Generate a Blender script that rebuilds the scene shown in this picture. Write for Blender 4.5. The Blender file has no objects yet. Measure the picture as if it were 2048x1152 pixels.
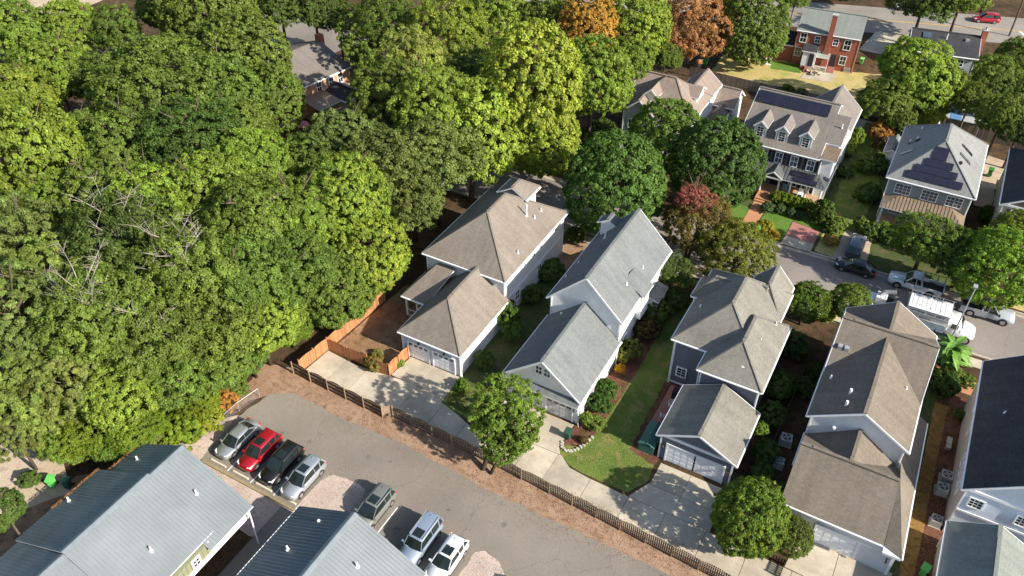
import bpy, math, random
import numpy as np
from mathutils import Vector, Matrix
R = math.radians
C = bpy.context.scene.collection
SC = bpy.context.scene

# ------------------------------------------------------------------ camera
CAM_H, FPX, PITCH, YAW = 61.0, 1640.0, R(40), R(29.2)
cd = bpy.data.cameras.new('camera'); cam = bpy.data.objects.new('camera', cd); C.objects.link(cam)
cam.location = (0, 0, CAM_H); cam.rotation_euler = (R(90) - PITCH, 0, YAW)
cd.sensor_width = 36; cd.lens = 36 * FPX / 2048; cd.clip_start = 1; cd.clip_end = 3000
SC.camera = cam
# ------------------------------------------------------------------ light
SUN_EL, SUN_AZ = 31.0, -5.0          # azimuth measured from +X
w = bpy.data.worlds.new('World'); SC.world = w; w.use_nodes = True
nt = w.node_tree; nt.nodes.clear()
sky = nt.nodes.new('ShaderNodeTexSky'); sky.sky_type = 'NISHITA'; sky.sun_disc = False
sky.sun_elevation = R(SUN_EL); sky.sun_rotation = R(90 - SUN_AZ)
sky.air_density = 1.0; sky.dust_density = 1.0; sky.ozone_density = 1.0
bg = nt.nodes.new('ShaderNodeBackground'); bg.inputs[1].default_value = 0.10
wo = nt.nodes.new('ShaderNodeOutputWorld')
nt.links.new(sky.outputs[0], bg.inputs[0]); nt.links.new(bg.outputs[0], wo.inputs[0])
sd = bpy.data.lights.new('sun', 'SUN'); sun = bpy.data.objects.new('sun', sd); C.objects.link(sun)
sd.energy = 4.6; sd.angle = R(0.55); sd.color = (1.0, 0.93, 0.82)
sun.rotation_euler = (R(90 - SUN_EL), 0, R(90 + SUN_AZ)); sun.location = (60, 0, 90)
vs = SC.view_settings; vs.view_transform = 'Standard'; vs.look = 'None'; vs.gamma = 1
vs.use_curve_mapping = False; vs.exposure = 1.0
SC.cycles.max_bounces = 6; SC.cycles.diffuse_bounces = 3; SC.cycles.transmission_bounces = 3
SC.cycles.transparent_max_bounces = 4; SC.cycles.glossy_bounces = 2

_sy, _cy = math.sin(YAW), math.cos(YAW)
_fw = Vector((-_sy * math.cos(PITCH), _cy * math.cos(PITCH), -math.sin(PITCH)))
_rt = Vector((_cy, _sy, 0)); _dn = _fw.cross(_rt)
def at(px, py, z=0.0):
    """survey helper: where the sight line of a photo pixel meets the height z"""
    d = _fw * FPX + _rt * (px - 1024) + _dn * (py - 576)
    t = (z - CAM_H) / d.z
    return (d.x * t, d.y * t)

# ------------------------------------------------------------------ materials
class NT:
    def __init__(s, m): s.m = m; m.use_nodes = True; s.t = m.node_tree; s.t.nodes.clear()
    def n(s, typ, **k):
        nd = s.t.nodes.new('ShaderNode' + typ)
        for a, b in k.items():
            if a.startswith('_'): setattr(nd, a[1:], b)
            else:
                a2 = int(a[1:]) if a[0] == 'i' and a[1:].isdigit() else a.replace('__', ' ')
                if hasattr(b, 'node') or isinstance(b, bpy.types.NodeSocket): s.t.links.new(b, nd.inputs[a2])
                else: nd.inputs[a2].default_value = b
        return nd
    def link(s, a, b): s.t.links.new(a, b)
def c4(c): return (c[0], c[1], c[2], 1)
def scl(c, k): return tuple(x * k for x in c)
MATS = {}
def finish(T, col, rough=0.8, bump=None, bstr=0.3, bdist=0.02, spec=0.3, metal=0.0):
    b = T.n('BsdfPrincipled'); b.inputs['Roughness'].default_value = rough
    b.inputs['Specular IOR Level'].default_value = spec; b.inputs['Metallic'].default_value = metal
    if isinstance(col, bpy.types.NodeSocket): T.link(col, b.inputs['Base Color'])
    else: b.inputs['Base Color'].default_value = c4(col)
    if bump is not None:
        bp = T.n('Bump', Strength=bstr, Distance=bdist); T.link(bump, bp.inputs['Height'])
        T.link(bp.outputs[0], b.inputs['Normal'])
    o = T.n('OutputMaterial'); T.link(b.outputs[0], o.inputs[0]); return b
def mixc(T, f, a, b, blend='MIX'):
    m = T.n('MixRGB', _blend_type=blend)
    for i, v in ((0, f), (1, a), (2, b)):
        if isinstance(v, bpy.types.NodeSocket): T.link(v, m.inputs[i])
        elif i == 0: m.inputs[0].default_value = v
        else: m.inputs[i].default_value = c4(v)
    return m.outputs[0]
def ramp(T, s, a, b):
    m = T.n('MapRange'); T.link(s, m.inputs[0]); m.inputs[1].default_value = a; m.inputs[2].default_value = b
    return m.outputs[0]
def math_(T, op, a, b=0.5):
    m = T.n('Math', _operation=op)
    for i, v in ((0, a), (1, b)):
        if isinstance(v, bpy.types.NodeSocket): T.link(v, m.inputs[i])
        else: m.inputs[i].default_value = v
    return m.outputs[0]
def geo(T): return T.n('NewGeometry').outputs['Position']
def noise(T, v, sc, det=3, rough=0.55):
    n = T.n('TexNoise', Scale=sc, Detail=det, Roughness=rough); T.link(v, n.inputs['Vector']); return n.outputs['Fac']
def matf(name):
    m = bpy.data.materials.new(name); MATS[name] = m; return NT(m)

def m_plain(name, col, rough=0.6, spec=0.4, metal=0.0, var=0.12, sc=1.5):
    T = matf(name); p = geo(T); n = noise(T, p, sc, 4)
    col2 = mixc(T, ramp(T, n, 0.3, 0.7), scl(col, 1 - var), scl(col, 1 + var))
    finish(T, col2, rough, None, spec=spec, metal=metal); return MATS[name]
def m_ground(name, cols, scs, rough=0.95, bstr=0.5, bdist=0.03, fine=14.0, streak=None):
    """cols: three colours mixed by broad and fine noise"""
    T = matf(name); p = geo(T)
    a = noise(T, p, scs[0], 5, .6); b = noise(T, p, scs[1], 4, .6); f = noise(T, p, fine, 3, .7)
    c = mixc(T, ramp(T, a, .38, .62), cols[0], cols[1])
    c = mixc(T, ramp(T, b, .5, .68), c, cols[2])
    k = math_(T, 'MULTIPLY_ADD', f, 1.5); k.node.inputs[2].default_value = .25
    cc = T.n('Mix', _data_type='RGBA', _blend_type='MULTIPLY'); cc.inputs[0].default_value = 1
    T.link(c, cc.inputs[6]); T.link(k, cc.inputs[7])
    finish(T, cc.outputs[2], rough, f, bstr, bdist, spec=.15); return MATS[name]
def m_shingle(name, c1, c2, row=0.17, wid=0.33, bstr=.55):
    T = matf(name); uv = T.n('UVMap').outputs[0]
    br = T.n('TexBrick', Scale=1.0); br.offset = .37; br.squash = 1
    T.link(uv, br.inputs['Vector'])
    br.inputs['Color1'].default_value = c4(scl(c1, .88)); br.inputs['Color2'].default_value = c4(scl(c2, 1.06))
    br.inputs['Mortar'].default_value = c4(scl(c1, .55)); br.inputs['Mortar Size'].default_value = .010
    br.inputs['Brick Width'].default_value = wid; br.inputs['Row Height'].default_value = row; br.inputs['Bias'].default_value = 0
    p = geo(T)
    n1 = noise(T, p, .35, 4, .6); n2 = noise(T, p, 9.0, 2, .7)
    c = mixc(T, ramp(T, n1, .3, .7), scl(c1, .97), scl(c2, .97))
    c = mixc(T, .35, c, br.outputs[0])
    k = T.n('MapRange'); T.link(n2, k.inputs[0]); k.inputs[1].default_value = .3; k.inputs[2].default_value = .7
    k.inputs[3].default_value = .87; k.inputs[4].default_value = 1.13
    cc = T.n('Mix', _data_type='RGBA', _blend_type='MULTIPLY'); cc.inputs[0].default_value = 1
    T.link(c, cc.inputs[6]); T.link(k.outputs[0], cc.inputs[7])
    # wash streaks running down the slope
    mp = T.n('Mapping'); T.link(uv, mp.inputs[0]); mp.inputs['Scale'].default_value = (1.6, .18, 1)
    st = noise(T, mp.outputs[0], 1.0, 3, .6)
    k3 = T.n('MapRange'); T.link(st, k3.inputs[0]); k3.inputs[1].default_value = .35; k3.inputs[2].default_value = .65
    k3.inputs[3].default_value = .9; k3.inputs[4].default_value = 1.07
    cd2 = T.n('Mix', _data_type='RGBA', _blend_type='MULTIPLY'); cd2.inputs[0].default_value = 1
    T.link(cc.outputs[2], cd2.inputs[6]); T.link(k3.outputs[0], cd2.inputs[7]); cc = cd2
    sp = T.n('SeparateXYZ'); T.link(uv, sp.inputs[0])
    fr = math_(T, 'FRACT', math_(T, 'DIVIDE', sp.outputs[1], row)); inv = math_(T, 'SUBTRACT', 1.0, fr)
    hh = math_(T, 'ADD', inv, math_(T, 'MULTIPLY', n2, .6))
    finish(T, cc.outputs[2], .93, hh, bstr, .012, spec=.12); return MATS[name]
def m_siding(name, col, lap=0.16, dark=.78, rough=.55, vert=False):
    T = matf(name); uv = T.n('UVMap').outputs[0]; sp = T.n('SeparateXYZ'); T.link(uv, sp.inputs[0])
    fr = math_(T, 'FRACT', math_(T, 'DIVIDE', sp.outputs[0 if vert else 1], lap))
    line = math_(T, 'GREATER_THAN', fr, .80)
    n = noise(T, geo(T), 1.2, 4)
    base = mixc(T, ramp(T, n, .3, .7), scl(col, .93), scl(col, 1.04))
    c = mixc(T, line, base, scl(col, dark))
    finish(T, c, rough, math_(T, 'SUBTRACT', 1.0, fr), .7, .03, spec=.3); return MATS[name]
def m_brick(name, c1, c2, mort):
    T = matf(name); uv = T.n('UVMap').outputs[0]
    br = T.n('TexBrick', Scale=1.0); T.link(uv, br.inputs['Vector'])
    br.inputs['Color1'].default_value = c4(c1); br.inputs['Color2'].default_value = c4(c2); br.inputs['Mortar'].default_value = c4(mort)
    br.inputs['Mortar Size'].default_value = .008; br.inputs['Brick Width'].default_value = .22; br.inputs['Row Height'].default_value = .075
    n = noise(T, geo(T), .8, 4); c = mixc(T, ramp(T, n, .3, .75), br.outputs[0], c2); c.node.inputs[0].default_value = .4
    finish(T, mixc(T, .5, c, br.outputs[0]), .85, br.outputs['Fac'], -.3, .01); return MATS[name]
def m_paint(name, col, metal=0.25, rough=.28):
    T = matf(name); b = finish(T, col, rough, spec=.5, metal=metal)
    b.inputs['Coat Weight'].default_value = .8; b.inputs['Coat Roughness'].default_value = .06; return MATS[name]
def m_glass(name, col=(.012, .016, .02), rough=.06):
    T = matf(name); n = noise(T, geo(T), 1.1, 2)
    finish(T, mixc(T, n, scl(col, .5), scl(col, 1.8)), rough, spec=.8); return MATS[name]
def m_leaf(name):
    """foliage: the object's colour, varied leaf by leaf and clump by clump"""
    T = matf(name)
    oi = T.n('ObjectInfo'); at_ = T.n('Attribute', _attribute_name='tint'); at_.attribute_type = 'GEOMETRY'
    sep = T.n('SeparateXYZ'); T.link(at_.outputs['Vector'], sep.inputs[0])
    br = T.n('MapRange'); T.link(sep.outputs[0], br.inputs[0]); br.inputs[3].default_value = .5; br.inputs[4].default_value = 1.55
    mul = T.n('Mix', _data_type='RGBA', _blend_type='MULTIPLY'); mul.inputs[0].default_value = 1
    T.link(oi.outputs['Color'], mul.inputs[6]); T.link(br.outputs[0], mul.inputs[7])
    # warmer leaves: clump tint times how far this plant has turned (object colour alpha)
    k = math_(T, 'MULTIPLY', sep.outputs[1], oi.outputs['Alpha'])
    warm = mixc(T, 1.0, mul.outputs[2], (1.6, 1.18, .95), 'MULTIPLY')
    c = mixc(T, k, mul.outputs[2], warm)
    n = noise(T, geo(T), .22, 3, .6)
    nn = T.n('MapRange'); T.link(n, nn.inputs[0]); nn.inputs[1].default_value = .35; nn.inputs[2].default_value = .65
    nn.inputs[3].default_value = .82; nn.inputs[4].default_value = 1.2
    mm = T.n('Mix', _data_type='RGBA', _blend_type='MULTIPLY'); mm.inputs[0].default_value = 1
    T.link(c, mm.inputs[6]); T.link(nn.outputs[0], mm.inputs[7]); c = mm.outputs[2]
    d = T.n('BsdfDiffuse'); T.link(c, d.inputs[0])
    tr = T.n('BsdfTranslucent'); T.link(mixc(T, 1.0, c, (1.25, 1.25, .5), 'MULTIPLY'), tr.inputs[0])
    g = T.n('BsdfGlossy', Roughness=.45); g.inputs[0].default_value = (1, 1, 1, 1)
    m1 = T.n('MixShader', i0=.40); T.link(d.outputs[0], m1.inputs[1]); T.link(tr.outputs[0], m1.inputs[2])
    m2 = T.n('MixShader', i0=.008); T.link(m1.outputs[0], m2.inputs[1]); T.link(g.outputs[0], m2.inputs[2])
    o = T.n('OutputMaterial'); T.link(m2.outputs[0], o.inputs[0]); return MATS[name]
def m_wood(name, c1, c2, sc=6.0):
    T = matf(name); p = geo(T); oi = T.n('ObjectInfo')
    mp = T.n('Mapping'); T.link(p, mp.inputs[0]); mp.inputs['Scale'].default_value = (sc, sc, sc * .12)
    n = noise(T, mp.outputs[0], 1.0, 4, .6)
    c = mixc(T, ramp(T, n, .3, .7), c1, c2)
    rr = T.n('MapRange'); T.link(oi.outputs['Random'], rr.inputs[0]); rr.inputs[3].default_value = .72; rr.inputs[4].default_value = 1.3
    cc = T.n('Mix', _data_type='RGBA', _blend_type='MULTIPLY'); cc.inputs[0].default_value = 1
    T.link(c, cc.inputs[6]); T.link(rr.outputs[0], cc.inputs[7])
    finish(T, cc.outputs[2], .85, n, .3, .01, spec=.2); return MATS[name]
def m_asphalt(name, base, spots=0.5):
    T = matf(name); p = geo(T)
    a = noise(T, p, .09, 5, .6); b = noise(T, p, .9, 5, .7); f = noise(T, p, 16, 2, .8)
    c = mixc(T, ramp(T, a, .35, .65), scl(base, .82), scl(base, 1.12))
    st = mixc(T, ramp(T, b, .58, .78), c, scl(base, .6)); st.node.inputs[0].default_value = 0
    c = mixc(T, math_(T, 'MULTIPLY', ramp(T, b, .56, .8), spots), c, scl(base, .62))
    n4 = noise(T, p, .35, 6, .75)
    c = mixc(T, math_(T, 'MULTIPLY', ramp(T, n4, .6, .75), .35), c, scl(base, 1.5))
    k = T.n('MapRange'); T.link(f, k.inputs[0]); k.inputs[1].default_value = .3; k.inputs[2].default_value = .7; k.inputs[3].default_value = .75; k.inputs[4].default_value = 1.25
    cc = T.n('Mix', _data_type='RGBA', _blend_type='MULTIPLY'); cc.inputs[0].default_value = 1
    T.link(c, cc.inputs[6]); T.link(k.outputs[0], cc.inputs[7])
    cr = T.n('TexVoronoi', _feature='DISTANCE_TO_EDGE', Scale=.16); 
    dv = T.n('MixRGB', _blend_type='ADD'); dv.inputs[0].default_value = .9
    nz = T.n('TexNoise', Scale=1.3, Detail=4.0); T.link(p, nz.inputs['Vector']); T.link(p, dv.inputs[1]); T.link(nz.outputs['Color'], dv.inputs[2])
    T.link(dv.outputs[0], cr.inputs['Vector'])
    crk = math_(T, 'LESS_THAN', cr.outputs[0], .0035)
    c2 = mixc(T, math_(T, 'MULTIPLY', crk, .35), cc.outputs[2], scl(base, .35))
    finish(T, c2, .9, f, .5, .01, spec=.25); return MATS[name]

m_ground('litter', [(.055, .034, .018), (.10, .062, .034), (.028, .026, .012)], (.25, 1.1), fine=5)
m_ground('straw', [(.27, .165, .105), (.34, .225, .15), (.20, .12, .075)], (.5, 1.6), fine=9, bstr=.9, bdist=.05)
m_ground('mulch', [(.105, .045, .028), (.17, .075, .05), (.07, .033, .022)], (.6, 2.0), fine=9, bstr=.9, bdist=.05)
m_ground('gold_mulch', [(.22, .125, .035), (.30, .18, .06), (.14, .08, .03)], (.7, 2.5), fine=8, bstr=.8)
m_ground('gravel', [(.43, .33, .275), (.54, .43, .36), (.33, .24, .195)], (.4, 3.0), fine=9, bstr=1, bdist=.05)
m_ground('dirt', [(.21, .12, .065), (.30, .185, .11), (.13, .085, .04)], (.35, 1.0), fine=6)
m_ground('grass', [(.095, .145, .028), (.135, .175, .036), (.23, .19, .07)], (.45, .8), fine=7, bstr=.9, bdist=.08)
m_ground('lush_grass', [(.075, .16, .02), (.10, .19, .03), (.13, .16, .04)], (.5, 1.4), fine=7, bstr=.9, bdist=.06)
m_ground('dry_grass', [(.40, .32, .12), (.46, .36, .16), (.28, .28, .075)], (.16, .5), fine=5, bstr=.7, bdist=.06)
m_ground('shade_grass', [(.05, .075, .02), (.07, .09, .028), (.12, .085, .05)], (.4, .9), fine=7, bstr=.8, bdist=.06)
m_ground('pale_drive', [(.42, .33, .23), (.48, .39, .29), (.33, .26, .18)], (.2, .8), fine=9, bstr=.3)
m_asphalt('asphalt', (.215, .188, .155)); m_asphalt('road', (.25, .218, .195), .3); m_asphalt('old_road', (.255, .228, .198), .3)
def m_conc(name, base):
    T = matf(name); p = geo(T); oi = T.n('ObjectInfo')
    a = noise(T, p, .3, 5, .65); b = noise(T, p, 1.4, 5, .7); f = noise(T, p, 12, 3, .7)
    c = mixc(T, ramp(T, a, .4, .62), base, scl(base, .72)); c = mixc(T, math_(T, 'MULTIPLY', ramp(T, b, .52, .72), .55), c, (base[0] * .72, base[1] * .62, base[2] * .48))
    k = math_(T, 'ADD', math_(T, 'MULTIPLY', f, .3), math_(T, 'MULTIPLY_ADD', oi.outputs['Random'], .14))
    k.node.inputs[1].node.inputs[2].default_value = .78 if False else .5
    kk = T.n('MapRange'); T.link(oi.outputs['Random'], kk.inputs[0]); kk.inputs[3].default_value = .86; kk.inputs[4].default_value = 1.06
    ff = T.n('MapRange'); T.link(f, ff.inputs[0]); ff.inputs[1].default_value = .3; ff.inputs[2].default_value = .7; ff.inputs[3].default_value = .9; ff.inputs[4].default_value = 1.08
    m_ = math_(T, 'MULTIPLY', kk.outputs[0], ff.outputs[0])
    cc = T.n('Mix', _data_type='RGBA', _blend_type='MULTIPLY'); cc.inputs[0].default_value = 1
    T.link(c, cc.inputs[6]); T.link(m_, cc.inputs[7]); finish(T, cc.outputs[2], .9, f, .2, .005, spec=.2)
m_conc('concrete', (.53, .465, .36)); m_conc('kerb_concrete', (.50, .43, .34)); m_conc('timber', (.36, .29, .17))
m_conc('concrete_joint', (.16, .13, .09))
m_shingle('shingle_tan', (.185, .158, .130), (.235, .202, .168))
m_shingle('shingle_brown', (.155, .130, .102), (.205, .175, .140))
m_shingle('shingle_grey', (.140, .150, .150), (.180, .190, .188))
m_shingle('shingle_mixed', (.165, .155, .132), (.235, .222, .190))
m_shingle('shingle_pinkish', (.22, .175, .145), (.275, .22, .185))
m_shingle('shingle_taupe', (.165, .145, .128), (.21, .188, .168))
m_shingle('shingle_slate', (.040, .040, .044), (.064, .064, .068))
m_shingle('shingle_pale', (.20, .205, .195), (.25, .255, .245))
m_shingle('shingle_sage', (.185, .205, .185), (.23, .25, .225))
m_shingle('shingle_olive', (.10, .105, .075), (.165, .17, .125))
m_siding('siding_white', (.80, .80, .78)); m_siding('siding_light', (.66, .66, .66)); m_siding('siding_beige', (.47, .405, .345))
m_siding('siding_slate', (.15, .158, .185)); m_siding('siding_bluegrey', (.27, .31, .31)); m_siding('siding_sage', (.30, .34, .29))
m_siding('siding_taupe', (.17, .145, .135)); m_siding('siding_grey', (.42, .44, .46)); m_siding('siding_olive', (.235, .24, .15), .41, .72, vert=True)
m_siding('siding_pale_blue', (.62, .68, .76)); m_siding('panel_white', (.74, .75, .76), 5.0, 1.0)
m_brick('brick_red', (.30, .065, .035), (.36, .10, .055), (.33, .22, .17)); m_brick('brick_orange', (.42, .20, .13), (.48, .25, .17), (.45, .33, .26))
m_brick('paver_brick', (.42, .19, .09), (.48, .24, .12), (.30, .17, .10)); m_brick('paver_red', (.36, .145, .125), (.40, .175, .15), (.30, .15, .12))
m_plain('trim_white', (.80, .80, .79), .5, var=.04); m_plain('trim_grey', (.35, .36, .37)); m_plain('dark_trim', (.03, .03, .032))
m_plain('dark_metal', (.05, .05, .055), .45, metal=.5); m_plain('galv', (.55, .56, .57), .4, metal=.6); m_plain('rubber', (.018, .018, .018), .8)
m_plain('rim', (.5, .5, .52), .3, metal=.8); m_plain('shutter_navy', (.015, .018, .03), .5); m_plain('door_white', (.76, .78, .80), .5, var=.04)
m_plain('door_grey', (.50, .50, .50), .5, var=.04); m_plain('line_white', (.78, .77, .74), .7, var=.1, sc=5); m_plain('line_yellow', (.55, .34, .06), .8)
m_plain('bin_green', (.03, .20, .03), .5); m_plain('bin_lime', (.12, .48, .10), .5); m_plain('bin_dark', (.02, .07, .05), .55); m_plain('cover_green', (.05, .13, .10), .8)
m_plain('roof_metal', (.165, .185, .192), .55, metal=.1, var=.12, sc=.35); m_plain('roof_metal_green', (.20, .235, .225), .6, metal=.15, var=.18, sc=.5)
m_plain('roof_metal_slate', (.125, .148, .162), .55, metal=.15, var=.12, sc=.5)
m_plain('rib_light', (.20, .23, .25), .45, metal=.25); m_plain('rib_dark', (.20, .25, .27), .5, metal=.2); m_plain('tan_metal', (.30, .225, .155), .45, metal=.3, var=.08)
m_plain('grey_metal', (.15, .155, .15), .4, metal=.4); m_plain('ac_case', (.42, .41, .38), .6); m_plain('chair_white', (.6, .58, .54), .7)
m_plain('bark', (.11, .085, .06), .95, spec=.1, var=.4, sc=4); m_plain('pale_bark', (.30, .27, .22), .95, spec=.1, var=.3, sc=4)
m_plain('pine_litter', (.26, .13, .06), .95, spec=.1, var=.35, sc=6); m_plain('stone', (.42, .38, .33), .9, var=.25, sc=3)
m_plain('cream', (.60, .54, .42), .7); m_plain('tarp_blue', (.10, .22, .45), .6); m_plain('lamp_red', (.5, .02, .02), .3); m_plain('lamp_clear', (.75, .75, .72), .2)
m_plain('pink', (.65, .22, .26), .8); m_plain('terracotta', (.45, .20, .11), .8); m_plain('truck_blue', (.28, .38, .46), .4); m_plain('letter', (.05, .055, .07), .7)
m_plain('banana_leaf', (.13, .26, .04), .55, spec=.4, var=.3, sc=1.5)
m_wood('fence_brown', (.075, .045, .028), (.13, .082, .052)); m_wood('fence_orange', (.33, .145, .065), (.42, .195, .09)); m_wood('fence_grey', (.16, .125, .10), (.24, .19, .15))
m_wood('post_wood', (.20, .14, .09), (.28, .20, .14)); m_wood('deck_wood', (.30, .18, .11), (.38, .25, .16))
m_glass('glass'); m_glass('glass_blue', (.05, .075, .10)); m_glass('glass_car', (.012, .018, .017), .04); m_glass('solar', (.012, .012, .022), .3)
m_leaf('leaf')

# ------------------------------------------------------------------ mesh helpers
class MB:
    def __init__(s): s.v = []; s.f = []; s.m = []
    def face(s, pts, mi=0):
        n = len(s.v); s.v += [tuple(p) for p in pts]; s.f.append(tuple(range(n, n + len(pts)))); s.m.append(mi)
    def box(s, x0, x1, y0, y1, z0, z1, mi=0):
        n = len(s.v)
        s.v += [(x0, y0, z0), (x1, y0, z0), (x1, y1, z0), (x0, y1, z0), (x0, y0, z1), (x1, y0, z1), (x1, y1, z1), (x0, y1, z1)]
        for q in ((0, 3, 2, 1), (4, 5, 6, 7), (0, 1, 5, 4), (1, 2, 6, 5), (2, 3, 7, 6), (3, 0, 4, 7)):
            s.f.append(tuple(n + i for i in q)); s.m.append(mi)
        return s
    def prism(s, poly, z0, z1, mi=0, mside=None):
        """polygon (counter-clockwise) raised from z0 to z1 (numbers or per-vertex lists)"""
        k = len(poly); n = len(s.v); ms = mi if mside is None else mside
        za = z0 if isinstance(z0, (list, tuple)) else [z0] * k; zb = z1 if isinstance(z1, (list, tuple)) else [z1] * k
        s.v += [(p[0], p[1], za[i]) for i, p in enumerate(poly)] + [(p[0], p[1], zb[i]) for i, p in enumerate(poly)]
        s.f.append(tuple(n + i for i in reversed(range(k)))); s.m.append(ms)
        s.f.append(tuple(n + k + i for i in range(k))); s.m.append(mi)
        for i in range(k):
            j = (i + 1) % k; s.f.append((n + i, n + j, n + k + j, n + k + i)); s.m.append(ms)
        return s
    def bar(s, a, b, w, h=None, mi=0, up=(0, 0, 1)):
        a = Vector(a); b = Vector(b); d = (b - a).normalized(); u = Vector(up)
        if abs(d.dot(u)) > .98: u = Vector((1, 0, 0))
        x = d.cross(u).normalized(); y = x.cross(d).normalized(); h = w if h is None else h
        n = len(s.v)
        for p in (a, b):
            for sx, sy_ in ((-1, -1), (1, -1), (1, 1), (-1, 1)): s.v.append(tuple(p + x * (sx * w / 2) + y * (sy_ * h / 2)))
        for q in ((0, 1, 2, 3), (7, 6, 5, 4), (0, 4, 5, 1), (1, 5, 6, 2), (2, 6, 7, 3), (3, 7, 4, 0)):
            s.f.append(tuple(n + i for i in q)); s.m.append(mi)
        return s
    def tube(s, pts, rads, seg=8, mi=0, cap=True):
        n = len(s.v); k = len(pts)
        for i, p in enumerate(pts):
            p = Vector(p); a = Vector(pts[max(i - 1, 0)]); b = Vector(pts[min(i + 1, k - 1)]); d = (b - a).normalized()
            u = Vector((0, 0, 1)) if abs(d.z) < .9 else Vector((1, 0, 0)); x = d.cross(u).normalized(); y = x.cross(d)
            r = rads[i] if isinstance(rads, (list, tuple)) else rads
            for j in range(seg):
                t = 2 * math.pi * j / seg; s.v.append(tuple(p + x * (r * math.cos(t)) + y * (r * math.sin(t))))
        for i in range(k - 1):
            for j in range(seg):
                j2 = (j + 1) % seg; s.f.append((n + i * seg + j, n + i * seg + j2, n + (i + 1) * seg + j2, n + (i + 1) * seg + j)); s.m.append(mi)
        if cap:
            s.f.append(tuple(n + j for j in reversed(range(seg)))); s.m.append(mi)
            s.f.append(tuple(n + (k - 1) * seg + j for j in range(seg))); s.m.append(mi)
        return s
    def mesh(s, name, mats, off=(0, 0, 0), smooth=False, fixn=True):
        me = bpy.data.meshes.new(name)
        o = off
        me.from_pydata([(v[0] - o[0], v[1] - o[1], v[2] - o[2]) for v in s.v], [], s.f)
        for m in (mats if isinstance(mats, (list, tuple)) else [mats]): me.materials.append(MATS[m])
        me.polygons.foreach_set('material_index', s.m)
        if fixn:
            import bmesh
            bm = bmesh.new(); bm.from_mesh(me); bmesh.ops.recalc_face_normals(bm, faces=bm.faces); bm.to_mesh(me); bm.free()
        uvl = me.uv_layers.new(name='UVMap')
        for p in me.polygons:
            n = p.normal
            if abs(n.z) > .985: U_ = Vector((1, 0, 0)); V_ = Vector((0, 1, 0))
            else: U_ = Vector((0, 0, 1)).cross(n).normalized(); V_ = n.cross(U_)
            for li in p.loop_indices:
                co = me.vertices[me.loops[li].vertex_index].co + Vector(off)
                uvl.data[li].uv = (co.dot(U_), co.dot(V_))
            if smooth: p.use_smooth = True
        me.update(); return me
    def build(s, name, mats, parent=None, off=None, loc=(0, 0, 0), kind=None, smooth=False):
        """off: house-space origin to subtract, so that parts sit in their thing's local space"""
        if off is None: off = (0, 0, 0)
        o = bpy.data.objects.new(name, s.mesh(name, mats, off, smooth)); C.objects.link(o); o.location = loc
        if parent: o.parent = parent
        if kind: o['kind'] = kind
        return o
def tag(o, label=None, cat=None, group=None, kind=None):
    if label: o['label'] = label
    if cat: o['category'] = cat
    if group: o['group'] = group
    if kind: o['kind'] = kind
    return o
def thing(name, label, cat, loc=(0, 0, 0), rz=0, group=None):
    o = bpy.data.objects.new(name, None); C.objects.link(o); o.location = loc; o.rotation_euler = (0, 0, rz)
    o.empty_display_size = .5
    return tag(o, label, cat, group)
def link_mesh(name, me, parent=None, loc=(0, 0, 0), rot=(0, 0, 0), sc=(1, 1, 1)):
    o = bpy.data.objects.new(name, me); C.objects.link(o); o.location = loc; o.rotation_euler = rot; o.scale = sc
    if parent: o.parent = parent
    return o
def copy_tree(o, parent=None):
    c = o.copy(); C.objects.link(c); c.parent = parent
    for ch in list(o.children): copy_tree(ch, c)
    return c

# ------------------------------------------------------------------ ground
Z = {}
def sheet(name, poly, mat, z, kind='structure', **k):
    b = MB(); b.prism(poly, z - .4 if z > .2 else -.3, z); return b.build(name, mat, kind=kind)
def rect(x0, x1, y0, y1): return [(x0, y0), (x1, y0), (x1, y1), (x0, y1)]
def wob(poly, amp=.18, step=.8, seed=1):
    """natural, uneven outline"""
    rr = random.Random(seed); out = []
    for i, a in enumerate(poly):
        b = poly[(i + 1) % len(poly)]; L = math.dist(a, b); n = max(1, int(L / step))
        for j in range(n):
            t = j / n; out.append((a[0] + (b[0] - a[0]) * t + rr.uniform(-amp, amp), a[1] + (b[1] - a[1]) * t + rr.uniform(-amp, amp)))
    return out
b = MB(); b.face([(-700, -200, 0), (500, -200, 0), (500, 900, 0), (-700, 900, 0)]); b.build('ground', 'litter', kind='structure')
def flat(name, poly, mat, z):
    b = MB(); b.face([(p[0], p[1], z) for p in poly]); o = b.build(name, mat, kind='structure')
    return o
# parking lot and its verges
flat('mulch_verge', wob([(-50.5, 33), (-49.0, 36.8), (-46.7, 38.0), (-44, 38.0), (10, 36.5), (12, 40.6), (-3, 40.3), (-24, 41.0), (-48.6, 41.2), (-52, 40)], .25, .7, 3), 'straw', .006)
flat('gravel_yard', wob([(-53, 24.0), (-36, 24.0), (-36, 27.9), (-48.2, 27.9), (-49.4, 33.6), (-51.6, 30.8), (-54.2, 26.4)], .12, .6, 4), 'gravel', .008)
flat('parking_lot', wob([(-48.6, 27.9), (-37, 27.9), (-37, 10), (10, 10), (10, 38.0), (-24.4, 37.9), (-32.8, 38.5), (-41, 38.2), (-46.5, 38.5), (-48.6, 37.1), (-49.3, 33.2)], .10, .6, 5), 'asphalt', .012)
flat('gravel_island', wob([(-37.4, 26.4), (-32.5, 26.4), (-32.5, 30.6), (-33.2, 32.6), (-34.6, 32.8), (-36.7, 32.4), (-37.4, 31.4)], .06, .4, 6), 'gravel', .017)
flat('gravel_bed', wob([(-21.4, 25), (-16.9, 25), (-18.0, 31.2), (-19.3, 32.2), (-20.8, 32.4), (-21.4, 31.9)], .06, .4, 7), 'gravel', .017)
flat('shaded_alley', rect(-38.6, -34.6, 8, 27.5), 'asphalt', .018)
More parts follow.
